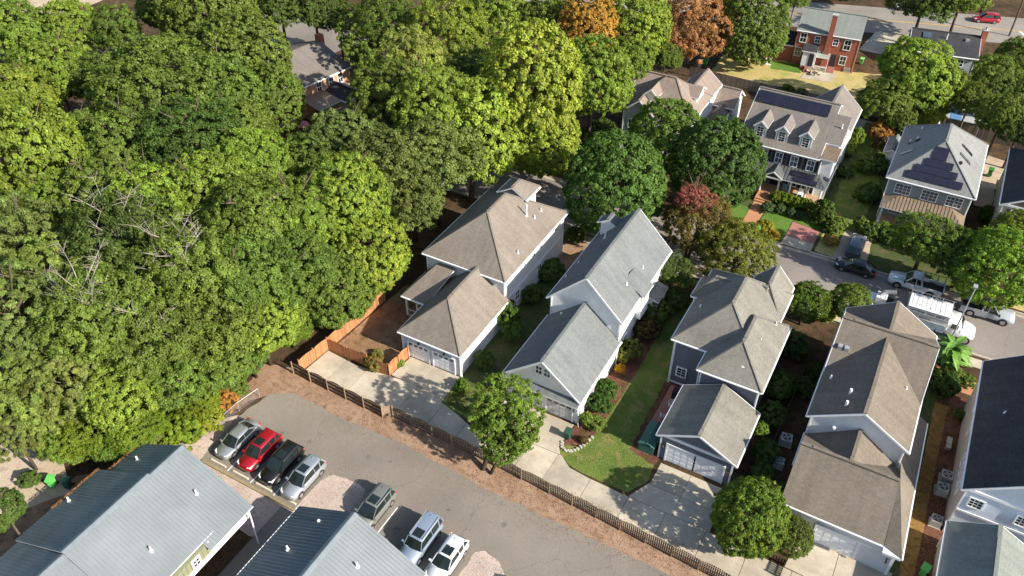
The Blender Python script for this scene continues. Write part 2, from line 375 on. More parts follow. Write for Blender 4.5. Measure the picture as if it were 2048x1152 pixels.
flat('dirt_patch', wob([(-70, 12), (-58.6, 15), (-56, 19.5), (-60, 21.5), (-72, 23)], .3, 1, 8), 'pale_drive', .008)
flat('shed_yard', wob([(-60, 8), (-53, 8), (-52, 24), (-57, 21)], .3, 1, 9), 'dirt', .006)
# painted lines
def line(a, b_, w, mat='line_white', z=.022):
    a = Vector((*a, 0)); b2 = Vector((*b_, 0)); d = (b2 - a).normalized(); n = Vector((-d.y, d.x, 0)) * w / 2
    b = MB(); b.face([(a - n).to_tuple()[:2] + (z,), (b2 - n).to_tuple()[:2] + (z,), (b2 + n).to_tuple()[:2] + (z,), (a + n).to_tuple()[:2] + (z,)])
    return b.build('parking_line', mat, kind='structure')
for x in (-45.47, -42.72, -39.98): line((x, 28.05), (x, 33.0), .1)
for x in (-29.6, -26.9, -24.12): line((x, 27.5), (x, 32.4), .11)
# back yards: dirt yard of the first house, lawns
flat('dirt_yard', wob([(-47.2, 45.2), (-39.6, 45.2), (-39.6, 58), (-46.5, 58)], .05, .9, 11), 'dirt', .008)
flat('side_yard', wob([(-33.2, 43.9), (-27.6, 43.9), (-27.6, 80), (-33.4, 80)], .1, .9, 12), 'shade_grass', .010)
flat('front_bed', wob([(-34.5, 69.5), (-19.5, 69.5), (-19.0, 77.6), (-46, 77.6), (-44, 73)], .2, .9, 13), 'straw', .011)
flat('lawn_strip', wob([(-33.0, 44.4), (-30.6, 44.2), (-27.2, 43.9), (-24.2, 44.4), (-24.2, 48), (-28.5, 48.5), (-33.0, 47.5)], .12, .5, 14), 'grass', .014)
flat('garden_bed', wob([(-20.1, 45.9), (-18.9, 46.2), (-17.9, 48.3), (-17.6, 58), (-18.0, 68), (-20, 68)], .1, .6, 15), 'mulch', .018)
flat('lawn', wob([(-20.0, 44.7), (-18.5, 43.9), (-16.4, 43.6), (-12.6, 43.7), (-11.4, 46.0), (-11.9, 48.6), (-13.4, 49), (-14.4, 58), (-14.4, 77), (-20, 77), (-20, 46)], .06, .5, 16), 'grass', .014)
flat('shed_bed', wob([(-14.4, 48.2), (-11.6, 47.7), (-11.6, 58.3), (-14.6, 58.2)], .15, .6, 17), 'mulch', .020)
flat('patio', rect(-13.9, -11.9, 51.3, 58.0), 'paver_red', .03)
flat('side_bed', wob([(-5, 43.3), (1.3, 43.3), (1.0, 80), (-5, 80)], .1, .8, 18), 'litter', .010)
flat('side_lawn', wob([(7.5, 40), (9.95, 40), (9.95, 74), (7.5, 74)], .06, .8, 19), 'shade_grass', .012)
flat('gold_bed', wob([(9.9, 38), (11.0, 38), (11.0, 68.5), (9.8, 68.5)], .05, .5, 20), 'gold_mulch', .014)
flat('mulch_path', wob([(11.0, 38), (13, 38), (13, 70.5), (11.0, 70.5)], .04, .6, 21), 'mulch', .016)
flat('brick_walk', rect(11.1, 15.5, 71.2, 73.6), 'paver_brick', .03)
# front gardens across the street
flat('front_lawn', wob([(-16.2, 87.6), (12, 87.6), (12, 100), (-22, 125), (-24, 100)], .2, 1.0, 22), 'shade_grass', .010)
flat('green_lawn', wob([(-14.2, 88.8), (-10.8, 87.8), (-10.6, 92.7), (-7.0, 92.2), (-6.6, 95), (-9.6, 93.6), (-12.2, 94.6), (-14.2, 94.2)], .1, .5, 23), 'lush_grass', .016)
flat('lawn_tongue', wob([(-18.5, 88.6), (-16.3, 88.2), (-16.0, 93), (-18.2, 93)], .08, .5, 24), 'lush_grass', .016)
flat('verge_lawn', wob([(-6.6, 87.6), (-4.0, 87.4), (-3.9, 89.4), (-6.5, 92.0)], .08, .5, 25), 'dry_grass', .016)
flat('side_garden', wob([(-6.8, 92), (-2.4, 92), (-2.6, 124), (-7.6, 124)], .2, .8, 26), 'grass', .013)
flat('rear_lane', wob([(-9, 119), (14, 116), (14, 122), (-9, 125)], .2, 1, 27), 'pale_drive', .009)
flat('dry_lawn', wob([(-34, 125.8), (-6, 126.6), (-6, 143), (-12.8, 141), (-26.6, 139.6), (-34, 141)], .2, 1, 28), 'dry_grass', .010)
flat('green_patch', wob([(-25.5, 135.5), (-20.5, 136.2), (-21.0, 139.5), (-26, 138.6)], .2, .6, 29), 'lush_grass', .015)
flat('neighbour_lawn', wob([(-6, 126.6), (20, 127.5), (22, 146), (-6, 146)], .2, 1, 30), 'shade_grass', .012)
flat('side_driveway', wob([(9.3, 108), (11.4, 108), (11.4, 119), (9.0, 119)], .1, .8, 31), 'pale_drive', .012)
flat('sunny_verge', wob([(14.5, 87.7), (24, 87.9), (24, 95), (15, 94)], .2, .8, 32), 'dry_grass', .012)
flat('wood_drive', wob([(-118, 99), (-95, 99), (-92, 112), (-116, 118)], .4, 1.5, 33), 'asphalt', .008)
flat('far_clearing', wob([(-172, 84), (-150, 92), (-150, 112), (-182, 112)], .6, 2, 34), 'pale_drive', .008)
flat('far_ground', wob([(-70, 176), (60, 205), (80, 280), (-90, 240)], .6, 3, 35), 'straw', .008)
# streets
flat('street', [(-60, 77.4), (60, 78.0), (60, 87.2), (-60, 86.6)], 'road', .014)
def ribbon(name, pts, wd, mat, z0, z1, kind='structure'):
    b = MB()
    for i in range(len(pts) - 1):
        a = Vector(pts[i]); c = Vector(pts[i + 1]); d = (c - a).normalized(); n = Vector((-d.y, d.x)) * wd / 2
        b.prism([tuple(a - n), tuple(c - n), tuple(c + n), tuple(a + n)], z0, z1)
    return b.build(name, mat, kind=kind)
for i, (xa, xb) in enumerate([(-60, -10.6), (-7.0, -3.8), (-1.0, 60)]):
    ribbon('kerb', [(xa, 87.1 + .0045 * xa), (xb, 87.1 + .0045 * xb)], .32, 'kerb_concrete', -.1, .13)
ribbon('kerb', [(-60, 77.3), (60, 77.9)], .32, 'kerb_concrete', -.1, .13)
flat('gutter', [(-60, 86.15), (60, 86.75), (60, 87.3), (-60, 86.7)], 'kerb_concrete', .018)
flat('sidewalk', [(-40, 75.4), (30, 75.8), (30, 77.2), (-40, 76.8)], 'concrete', .02)
# main road
flat('main_road', [(-90, 135.8), (60, 182.2), (60, 196.0), (-90, 149.5)], 'old_road', .014)
for dd in (0, .28):
    b = MB(); b.face([(-90, 142.4 + dd, .02), (60, 188.7 + dd, .02), (60, 188.85 + dd, .02), (-90, 142.55 + dd, .02)]); b.build('centre_line', 'line_yellow', kind='structure')
flat('crosswalk', [(10.2, 173.2), (10.7, 173.4), (14, 168.6), (13.4, 168.4)], 'line_white', .022)
flat('stop_bar', [(11.0, 174.8), (11.5, 175.0), (18.0, 172.4), (17.6, 172.0)], 'line_white', .022)
flat('park_apron', wob([(-13.9, 150.6), (-7.6, 150.6), (-7.0, 161.8), (-12.8, 160.2)], .06, .8, 36), 'concrete', .018)
flat('side_street', wob([(-36, 141), (-29.5, 141), (-27, 170), (-35, 168)], .2, 1.5, 37), 'road', .012)

# concrete slabs cut by joints
def clip(poly, ax, v, keep_less):
    out = []
    for i, a in enumerate(poly):
        b_ = poly[(i + 1) % len(poly)]; ia = (a[ax] <= v) if keep_less else (a[ax] >= v); ib = (b_[ax] <= v) if keep_less else (b_[ax] >= v)
        if ia: out.append(a)
        if ia != ib:
            t = (v - a[ax]) / (b_[ax] - a[ax]); out.append((a[0] + (b_[0] - a[0]) * t, a[1] + (b_[1] - a[1]) * t))
    return out
def slabs(name, poly, xs, ys, mat='concrete', top=.055, gap=.022):
    flatb = MB(); flatb.prism(poly, -.1, .03); root = flatb.build(name, 'concrete_joint', kind='structure')
    xs = [-1e4] + xs + [1e4]; ys = [-1e4] + ys + [1e4]
    for i in range(len(xs) - 1):
        for j in range(len(ys) - 1):
            p = clip(poly, 0, xs[i] + gap, False)
            for ax, v, l in ((0, xs[i + 1] - gap, True), (1, ys[j] + gap, False), (1, ys[j + 1] - gap, True)):
                if len(p) > 2: p = clip(p, ax, v, l)
            if len(p) > 2:
                a = sum(p[k][0] * p[(k + 1) % len(p)][1] - p[(k + 1) % len(p)][0] * p[k][1] for k in range(len(p))) / 2
                if abs(a) > .3:
                    s_ = MB(); s_.prism(p, .0, top); s_.build('slab', mat, root)
    return root
# alley drive behind the houses, aprons to each garage
slabs('alley_driveway', [(-47.7, 40.95), (-30, 40.9), (-24, 40.75), (-14, 40.35), (-4, 39.95), (14, 39.4), (14, 42.8), (-2.2, 43.2), (-4.7, 43.3),
      (-12.5, 43.3), (-16.2, 43.4), (-18.3, 43.6), (-19.6, 44.5), (-24.6, 44.3), (-28.4, 43.2), (-30.6, 44.0), (-33, 44.6), (-33, 45.2), (-38, 45.2), (-43.5, 44.6), (-47.4, 44.9)],
      [-44.8, -42.1, -39.2, -36.2, -32.6, -29.4, -26.2, -22.8, -19.9, -16.1, -12.35, -8.87, -5.2, -1.5, 2.2, 6.0, 9.8], [])
slabs('garage_apron', [(-39.5, 45.24), (-33.0, 45.24), (-33.1, 48.4), (-39.2, 48.4)], [-36.2], [])
slabs('garage_apron', [(-24.2, 44.36), (-19.75, 44.54), (-20.3, 45.4), (-20.2, 48.4), (-27.6, 48.4), (-27.5, 46)], [-23.6], [])
slabs('garage_apron', [(-12.4, 43.34), (-4.9, 43.34), (-5.1, 48.2), (-11.2, 48.2), (-11.2, 45.8)], [-8.3], [45.5])
slabs('garage_apron', [(1.55, 43.2), (9.6, 42.9), (9.4, 46.9), (1.9, 46.9)], [5.2], [])
slabs('front_driveway', [(-10.7, 87.1), (-7.0, 87.1), (-7.0, 89.0), (-10.5, 89.0)], [-8.8], [])
flat('red_paver_drive', [(-10.5, 89.05), (-7.0, 89.05), (-7.0, 92.0), (-10.5, 92.5)], 'paver_red', .04)
flat('car_pad', wob([(-4.4, 87.4), (-.6, 87.4), (-.8, 94), (-4.2, 94)], .1, .8, 38), 'pale_drive', .018)
flat('brick_walkway', [(-16.15, 87.3), (-14.6, 87.3), (-14.2, 95.0), (-16.2, 95.0)], 'paver_brick', .035)
slabs('rear_patio', [(-20.1, 134.4), (-15.2, 135.2), (-15.0, 138.8), (-19.8, 138.2)], [], [])
# timber kerb along the car bays with its blocks, wheel stops
kb = thing('timber_kerb', 'long weathered timber kerb between the four parked cars and the gravel', 'kerb', (-42.7, 27.8, 0))
rr = random.Random(5); x = -48.3; k = 0
while x < -37.3:
    L = 1.35; o_ = MB().box(x, x + L - .04, 27.62, 27.9, 0, .17).build('kerb_timber', 'timber', kb, (-42.7, 27.8, 0)); x += L; k += 1
ws = MB(); ws.prism([(-.92, -.08), (.92, -.08), (.92, .08), (-.92, .08)], 0, .13); wsm = ws.mesh('wheel_stop', 'cream')
for x, l in ((-46.8, 'silver sedan'), (-44.05, 'red SUV'), (-41.3, 'black SUV'), (-38.5, 'silver SUV with the black sunroof')):
    o_ = link_mesh('wheel_stop', wsm, None, (x, 28.28, .012)); tag(o_, 'pale concrete wheel stop in front of the ' + l, 'wheel stop', 'wheel stops at the timber kerb')

# ------------------------------------------------------------------ houses
def nrm(v): return Vector(v).normalized()
class House:
    def __init__(s, name, label, cat, org, roofm, wallm, rz=0, trim='trim_white', oh=.38, group=None):
        s.o = (org[0], org[1], 0); s.root = thing(name, label, cat, s.o, rz, group); s.rm = roofm; s.wm = wallm; s.tr = trim; s.oh = oh
        s.local = rz != 0
        s.off = (0, 0, 0) if s.local else s.o
        s.ridges = []
    def add(s, b, name, mats, parent=None, kind=None): return b.build(name, mats, parent or s.root, s.off, kind=kind)
    def roofpolys(s, polys, th=.17, mat=None, name='roof', trim=None, fascia=True):
        b = MB()
        for p in polys:
            # counter-clockwise seen from above
            a = sum(p[k][0] * p[(k + 1) % len(p)][1] - p[(k + 1) % len(p)][0] * p[k][1] for k in range(len(p)))
            if a < 0: p = p[::-1]
            b.prism([(q[0], q[1]) for q in p], [q[2] - th for q in p], [q[2] for q in p], 0, 1)
        # the prisms share inner faces; drop duplicates on shared edges
        return s.add(b, name, [mat or s.rm, trim or s.tr])
    def cap(s, roof, pts, w=.32, mat=None, vent=False):
        b = MB()
        for i in range(len(pts) - 1): b.bar(Vector(pts[i]) + Vector((0, 0, .03)), Vector(pts[i + 1]) + Vector((0, 0, .03)), w, .07)
        b.build('ridge_cap', mat or s.rm, roof, s.off)
        if vent:
            a = Vector(pts[0]); c = Vector(pts[-1]); d = (c - a); a2 = a + d * .12; c2 = c - d * .12
            v = MB(); v.bar(a2 + Vector((0, 0, .08)), c2 + Vector((0, 0, .08)), .26, .09); v.build('ridge_vent', mat or s.rm, roof, s.off)
    def gutter(s, roof, a, c):
        b = MB(); b.bar(Vector(a) + Vector((0, 0, -.10)), Vector(c) + Vector((0, 0, -.10)), .11, .11); b.build('gutter', s.tr, roof, s.off)
    def vol(s, x0, x1, y0, y1, ze, zr, axis='y', e0='g', e1='g', run=None, wall=None, zb=0.0, roof=True, trims=True, vent=True, walls=True, roofm=None, oh=None, band=False, fl=(0, 0)):
        """one roofed volume; eaves rectangle, eave height, ridge height, ridge axis, each end gable/hip/butt"""
        oh = s.oh if oh is None else oh
        T = (lambda x, y, z: (x, y, z)) if axis == 'y' else (lambda x, y, z: (y, x, z))
        if axis == 'x': x0, x1, y0, y1 = y0, y1, x0, x1
        xm = (x0 + x1) / 2; hw = (x1 - x0) / 2; rn = hw if run is None else run
        ya = y0 + (rn if e0 == 'h' else 0); yb = y1 - (rn if e1 == 'h' else 0)
        P = [[T(x0, y0, ze), T(xm, ya, zr), T(xm, yb, zr), T(x0, y1, ze)], [T(x1, y0, ze), T(x1, y1, ze), T(xm, yb, zr), T(xm, ya, zr)]]
        if e0 == 'h': P.append([T(x0, y0, ze), T(x1, y0, ze), T(xm, ya, zr)])
        if e1 == 'h': P.append([T(x1, y1, ze), T(x0, y1, ze), T(xm, yb, zr)])
        r = s.roofpolys(P, mat=roofm)
        s.cap(r, [T(xm, ya, zr), T(xm, yb, zr)], vent=vent, mat=roofm)
        if e0 == 'h': s.cap(r, [T(x0, y0, ze), T(xm, ya, zr)], .2, roofm); s.cap(r, [T(x1, y0, ze), T(xm, ya, zr)], .2, roofm)
        if e1 == 'h': s.cap(r, [T(x0, y1, ze), T(xm, yb, zr)], .2, roofm); s.cap(r, [T(x1, y1, ze), T(xm, yb, zr)], .2, roofm)
        s.gutter(r, T(x0 - .05, y0, ze), T(x0 - .05, y1, ze)); s.gutter(r, T(x1 + .05, y0, ze), T(x1 + .05, y1, ze))
        if e0 == 'h': s.gutter(r, T(x0, y0 - .05, ze), T(x1, y0 - .05, ze))
        if walls:
            wx0, wx1 = x0 + oh, x1 - oh; wy0 = y0 + (oh if e0 != 'b' else 0); wy1 = y1 - (oh if e1 != 'b' else 0)
            sl = (zr - ze) / hw; zt = ze + sl * oh - .175; zp = zr - .19 if oh > .05 else zr
            zp = zt + sl * (hw - oh)
            b = MB()
            def pr(pts, ya_, yb_):
                n = len(b.v); k = len(pts)
                for yy in (ya_, yb_): b.v += [T(px, yy, pz) for px, pz in pts]
                b.f.append(tuple(n + i for i in range(k))); b.m.append(0); b.f.append(tuple(n + k + i for i in reversed(range(k)))); b.m.append(0)
                for i in range(k):
                    j = (i + 1) % k; b.f.append((n + i, n + k + i, n + k + j, n + j)); b.m.append(0)
            box4 = [(wx0, zb), (wx1, zb), (wx1, zt), (wx0, zt)]; pent = [(wx0, zb), (wx1, zb), (wx1, zt), (xm, zp), (wx0, zt)]
            if e0 in 'gb' and e1 in 'gb': pr(pent, wy0, wy1)
            else: pr(box4, wy0, wy1)
            wo_ = s.add(b, 'wall', wall or s.wm)
            if trims:
                for (cx_, cy_) in ((wx0, wy0), (wx1, wy0), (wx0, wy1), (wx1, wy1)):
                    q = T(cx_, cy_, 0); t = MB(); t.box(q[0] - .07, q[0] + .07, q[1] - .07, q[1] + .07, zb, zt); s.add(t, 'corner_board', s.tr)
            for e, yy, sg in ((e0, wy0, -1), (e1, wy1, 1)):
                if e == 'g' and trims:
                    t = MB(); yo = y0 if sg < 0 else y1; yo = yo - sg * .03
                    t.bar(T(x0, yo, ze - .1), T(xm, yo, zr - .1), .05, .2); t.bar(T(x1, yo, ze - .1), T(xm, yo, zr - .1), .05, .2)
                    s.add(t, 'rake_board', s.tr)
                    if band:
                        t = MB(); a = T(wx0 - .1, yy + sg * .05, ze - .05); c = T(wx1 + .1, yy + sg * .05, ze - .05); t.bar(a, c, .12, .28); s.add(t, 'frieze_board', s.tr)
        return r
    def window(s, c, w, h, face, shut=False, mun=(2, 2), pane='glass', fr=.09):
        """c: centre on the wall plane; face: 'y-','y+','x+','x-' outward side"""
        cx, cy, cz = c; n = {'y-': (0, -1), 'y+': (0, 1), 'x+': (1, 0), 'x-': (-1, 0)}[face]; t = (abs(n[1]), abs(n[0]))
        def bx(b, u0, u1, z0, z1, d0, d1):
            xs = sorted((cx + t[0] * u0 + n[0] * d0, cx + t[0] * u1 + n[0] * d1)); ys = sorted((cy + t[1] * u0 + n[1] * d0, cy + t[1] * u1 + n[1] * d1))
            b.box(xs[0], xs[1], ys[0], ys[1], z0, z1)
        f = MB(); hw, hh = w / 2, h / 2
        bx(f, -hw - fr, -hw, cz - hh - fr, cz + hh + fr, -.04, .07); bx(f, hw, hw + fr, cz - hh - fr, cz + hh + fr, -.04, .07)
        bx(f, -hw, hw, cz + hh, cz + hh + fr, -.04, .07); bx(f, -hw, hw, cz - hh - fr, cz - hh, -.04, .09)
        if mun[1] % 2 == 0: bx(f, -hw, hw, cz - .035, cz + .035, -.03, .05)
        for i in range(1, mun[0]): u = -hw + w * i / mun[0]; bx(f, u - .022, u + .022, cz - hh, cz + hh, -.03, .04)
        for i in range(1, mun[1]):
            if mun[1] % 2 == 0 and i == mun[1] // 2: continue
            v = cz - hh + h * i / mun[1]; bx(f, -hw, hw, v - .022, v + .022, -.03, .04)
        fo = s.add(f, 'window', s.tr if s.tr != 'dark_trim' else 'trim_white')
        p = MB(); bx(p, -hw, hw, cz - hh, cz + hh, -.03, .012); p.build('pane', pane, fo, s.off)
        if shut:
            for sg in (-1, 1):
                q = MB(); u0 = sg * (hw + fr + .02); u1 = sg * (hw + fr + .40); bx(q, min(u0, u1), max(u0, u1), cz - hh - .05, cz + hh + .05, 0, .05)
                s.add(q, 'shutter', 'shutter_navy')
        return fo
    def garage_door(s, x0, x1, y, zt=2.15, rows=4, cols=4, mat='door_white', lights=True):
        b = MB(); b.box(x0, x1, y + .02, y + .08, .03, zt); d = s.add(b, 'garage_door', mat)
        for i in range(cols):
            for j in range(rows):
                wx = (x1 - x0) / cols; hz = (zt - .06) / rows
                if lights and j == rows - 1:
                    q = MB(); q.box(x0 + wx * i + .12, x0 + wx * (i + 1) - .12, y - .005, y + .03, .05 + hz * j + .12, .05 + hz * (j + 1) - .12); q.build('pane', 'glass', d, s.off)
                else:
                    q = MB(); q.box(x0 + wx * i + .07, x0 + wx * (i + 1) - .07, y - .006, y + .03, .05 + hz * j + .07, .05 + hz * (j + 1) - .05); q.build('door_panel', mat, d, s.off)
        f = MB(); f.box(x0 - .14, x0, y - .05, y + .06, 0.02, zt + .14); f.box(x1, x1 + .14, y - .05, y + .06, .02, zt + .14); f.box(x0, x1, y - .05, y + .06, zt, zt + .14)
        s.add(f, 'door_frame', s.tr); return d
    def vent(s, x, y, z, h=.35, r=.06, name='vent_pipe', mat='trim_white'):
        b = MB(); b.tube([(x, y, z - .25), (x, y, z + h)], r, 8); b.tube([(x, y, z - .12), (x, y, z + .05)], r * 2.0, 8); s.add(b, name, mat)
    def lamp(s, x, y, z):
        b = MB(); b.box(x - .05, x + .05, y - .06, y + .02, z - .1, z + .16); b.tube([(x, y - .06, z + .16), (x, y - .2, z + .18), (x, y - .22, z + .05)], .025, 6)
        b.tube([(x, y - .22, z + .06), (x, y - .22, z - .02), (x, y - .22, z - .22), (x, y - .22, z - .24)], [.05, .11, .085, .03], 8); s.add(b, 'wall_lantern', 'dark_metal')
    def downspout(s, x, y, z):
        b = MB(); b.tube([(x, y, z), (x, y, .15), (x + .15, y - .2, .06)], .05, 6); s.add(b, 'downspout', s.tr)

# --- house 1: tan roofs, light grey siding
h = House('house', 'tan-shingled light grey house with two garage doors beside the orange fenced dirt yard', 'house', (-37, 58), 'shingle_tan', 'siding_light')
h.vol(-43.56, -33.0, 57.64, 72.5, 6.0, 10.0, 'y', 'h', 'h', run=5.4, vent=True)
h.vol(-40.46, -32.8, 48.2, 58.1, 3.3, 6.4, 'y', 'h', 'b', run=4.0)
h.vol(-40.1, -36.3, 68.3, 71.7, 9.0, 10.1, 'y', 'b', 'h', run=1.4, zb=6.3, vent=True, trims=False)
# porch in the corner
r = h.roofpolys([[(-43.4, 53.1, 3.3), (-40.2, 53.1, 3.3), (-39.4, 58.0, 5.2), (-41.6, 58.0, 5.2)], [(-43.4, 53.1, 3.3), (-41.6, 58.0, 5.2), (-43.4, 58.0, 3.3)]])
h.gutter(r, (-43.45, 53.05, 3.25), (-43.45, 58, 3.25)); h.gutter(r, (-43.45, 53.05, 3.25), (-40.2, 53.05, 3.25))
for px, py in ((-43.1, 53.5), (-41.7, 53.5)):
    h.add(MB().box(px - .1, px + .1, py - .1, py + .1, 0, 3.15), 'porch_post', 'trim_white')
h.add(MB().box(-43.2, -40.2, 53.4, 57.7, 0, .35), 'porch_floor', 'deck_wood')
for z_ in (.45, 1.2): h.add(MB().box(-43.0, -41.7, 53.44, 53.5, z_, z_ + .08), 'railing', 'trim_white')
h.garage_door(-39.45, -36.95, 48.48); h.garage_door(-36.35, -33.85, 48.48)
h.lamp(-38.0, 48.5, 2.65); h.lamp(-34.9, 48.5, 2.65)
h.add(MB().box(-33.38, -33.3, 57.9, 72.2, 2.75, 3.0), 'belt_board', 'trim_white')
h.add(MB().box(-33.42, -33.3, 58.0, 72.2, 0, .35), 'foundation', 'kerb_concrete')
for y in (60.9, 66.2): h.window((-33.38, y, 1.75), .8, 1.2, 'x+', pane='glass')
for y in (64.6, 66.3): h.window((-33.38, y, 5.0), .7, .9, 'x+')
h.window((-33.38, 62.5, 5.0), .5, .6, 'x+')
h.vent(-35.6, 67.0, 8.0, 1.5, .09, 'flue'); h.vent(-34.9, 69.3, 7.5, .35); h.vent(-34.9, 67.7, 7.5, .35); h.vent(-33.9, 62.0, 6.7, .35)
h.downspout(-33.3, 58.3, 5.8); h.downspout(-33.1, 48.7, 3.2); h.downspout(-40.2, 48.5, 3.2)
h.add(MB().box(-43.2, -42.2, 73, 73.9, 0, .1), 'entry_step', 'kerb_concrete')

# --- house 2: grey roofs, white siding
h = House('house', 'white house with smooth grey gabled roofs behind the tree in the driveway', 'house', (-24, 58), 'shingle_grey', 'siding_white')
h.vol(-28.15, -19.72, 57.65, 71.4, 6.0, 10.2, 'y')
h.vol(-28.1, -19.72, 48.35, 58.1, 3.3, 6.85, 'y', 'g', 'b')
h.roofpolys([[(-28.05, 48.0, 2.95), (-19.8, 48.0, 2.95), (-19.8, 48.8, 3.3), (-28.05, 48.8, 3.3)]], th=.1)   # pent roof over the doors
h.add(MB().box(-28.0, -19.85, 48.02, 48.1, 2.72, 2.88), 'pent_fascia', 'trim_white')
h.garage_door(-23.35, -20.6, 48.62, mat='door_grey'); h.garage_door(-27.1, -24.35, 48.62, mat='door_grey')
h.window((-24.3, 48.7, 5.3), .62, .95, 'y-', mun=(2, 2)); h.window((-23.42, 48.7, 5.3), .62, .95, 'y-', mun=(2, 2), pane='glass_blue')
h.lamp(-20.35, 48.6, 2.0)
r = h.roofpolys([[(-21.6, 62.4, 7.6), (-21.4, 63.4, 8.0), (-19.2, 63.4, 6.25), (-19.2, 62.3, 6.2)], [(-21.4, 63.4, 8.0), (-21.4, 64.7, 7.7), (-19.2, 64.7, 6.2), (-19.2, 63.4, 6.25)]])
h.add(MB().box(-20.2, -19.5, 62.5, 64.5, 2.9, 6.15), 'chimney_chase', 'siding_white')
h.roofpolys([[(-20.0, 65.9, 3.35), (-18.75, 65.9, 3.0), (-18.75, 68.9, 3.0), (-20.0, 68.9, 3.35)]]); h.add(MB().box(-20.1, -18.95, 66.1, 68.7, 0, 2.95), 'bay', 'siding_white')
h.roofpolys([[(-20.0, 70.6, 4.4), (-19.1, 70.6, 4.0), (-19.1, 73.9, 4.0), (-24.5, 73.9, 4.0), (-24.5, 71.2, 4.9), (-20.0, 71.2, 4.9)]])
for px, py in ((-19.3, 73.6), (-24.3, 73.6)): h.add(MB().box(px - .1, px + .1, py - .1, py + .1, 0, 3.85), 'porch_post', 'trim_white')
h.add(MB().box(-24.5, -19.0, 71.2, 73.9, 0, .4), 'porch_floor', 'deck_wood')
h.vol(-27.9, -25.6, 69.4, 70.9, 8.3, 9.0, 'y', 'b', 'g', zb=6.4, trims=False, vent=False)
h.vent(-26.1, 67.4, 8.0, 1.0, .10, 'flue'); h.vent(-27.4, 63.6, 6.7, .3); h.vent(-27.6, 61.0, 6.5, .3); h.vent(-20.9, 65.6, 7.1, .35); h.vent(-21.2, 61.9, 7.4, .35)
h.vent(-26.2, 57.3, 4.9, .12, .08, 'gable_vent')
h.window((-20.08, 60.0, 1.8), .7, 1.2, 'x+'); h.window((-20.08, 52.0, 1.8), .6, 1.0, 'x+')
h.downspout(-19.95, 57.8, 5.8); h.downspout(-19.9, 48.6, 3.1)

# --- house 3: mixed grey-tan roofs, slate blue siding
h = House('house', 'slate blue house with several grey-tan hip roofs and a gabled garage', 'house', (-10, 58), 'shingle_mixed', 'siding_slate')
h.vol(-14.7, -6.1, 58.1, 70.5, 6.0, 9.4, 'y', 'h', 'h', run=4.0)
h.vol(-11.2, -5.0, 55.45, 65.6, 5.9, 8.35, 'y', 'h', 'h')
h.vol(-15.2, -10.9, 65.0, 68.5, 6.15, 8.15, 'x', 'h', 'b', oh=.3)
h.vol(-10.35, -6.3, 66.1, 71.6, 6.05, 8.3, 'y', 'h', 'g')
h.vol(-10.6, -8.3, 65.9, 69.3, 6.4, 8.15, 'x', 'b', 'b', walls=False, vent=True)
h.vol(-12.1, -4.7, 48.4, 55.5, 3.3, 5.28, 'y', 'g', 'g', band=True, wall='siding_slate')
h.garage_door(-11.0, -5.75, 48.68, zt=2.3, cols=8, lights=False)
h.add(MB().box(-8.48, -8.26, 48.7, 48.78, .1, 2.3), 'door_stile', 'door_white')
h.lamp(-5.35, 48.7, 2.1); h.lamp(-11.4, 48.7, 2.1)
h.window((-13.25, 58.45, 1.75), .85, 1.05, 'y-', mun=(2, 3), fr=.13)
h.vent(-6.9, 60.6, 7.2, .35); h.vent(-6.3, 64.0, 6.9, .35); h.vent(-7.4, 57.0, 6.9, .12, .16, 'roof_vent'); h.vent(-13.6, 62.9, 6.7, .45, .09, 'flue')
h.downspout(-11.0, 55.7, 5.7); h.downspout(-5.3, 55.7, 5.7); h.downspout(-14.4, 58.3, 5.8)
h.add(MB().box(-14.45, -11, 58.4, 58.5, 0, .2), 'skirt_board', 'trim_white')
h.add(MB().box(-7.6, -6.9, 65.5, 66.1, 5.0, 6.0), 'exhaust_box', 'trim_white')

# --- house 4: brown roofs, white gable, big garage
h = House('house', 'long brown-roofed house with a white gable and a broad garage roof', 'house', (3.5, 58), 'shingle_brown', 'siding_light')
h.vol(-.8, 7.75, 54.6, 71.1, 6.0, 8.62, 'y', wall='siding_light')
h.vol(-.8, 7.8, 60.8, 70.5, 6.0, 9.05, 'x')
h.vol(-.5, 7.8, 51.1, 55.2, 3.35, 6.35, 'y', 'b', 'b', walls=False)
r = h.roofpolys([[(-.45, 46.7, 3.3), (7.92, 46.6, 3.3), (7.55, 51.1, 6.25), (-.45, 51.1, 6.25)], [(-.45, 51.1, 6.25), (7.55, 51.1, 6.25), (7.55, 54.9, 3.6), (-.45, 54.9, 3.6)],
                 [(7.55, 51.1, 6.25), (7.92, 46.55, 3.3), (9.35, 46.0, 3.3)], [(7.55, 51.1, 6.25), (9.35, 46.0, 3.3), (9.15, 54.2, 3.3), (7.55, 54.9, 4.3)]])
h.cap(r, [(-.45, 51.1, 6.25), (7.55, 51.1, 6.25)], vent=True)
h.roofpolys([[(7.55, 54.2, 4.2), (9.15, 54.2, 3.3), (9.0, 61.8, 3.3), (7.45, 61.8, 4.2)]])
h.add(MB().box(7.9, 9.3, 46.0, 46.75, 3.0, 3.25), 'eave_return', 'trim_white')
h.gutter(r, (-.45, 46.65, 3.3), (7.95, 46.55, 3.3)); h.gutter(r, (9.4, 46.0, 3.3), (9.2, 54.2, 3.3)); h.gutter(r, (9.2, 54.2, 3.3), (9.05, 61.8, 3.3))
h.add(MB().prism([(-.05, 47.05), (9.0, 46.55), (8.7, 61.6), (7.4, 61.6), (7.4, 55.3), (-.05, 55.3)], 0, [3.2, 3.0, 3.2, 3.8, 3.8, 3.2]), 'wall', 'siding_light')
h.add(MB().prism([(-.05, 48.5), (.1, 48.5), (.1, 54.5), (-.05, 54.5)], 3.0, [4.2, 4.2, 3.6, 3.6]), 'wall', 'siding_light')
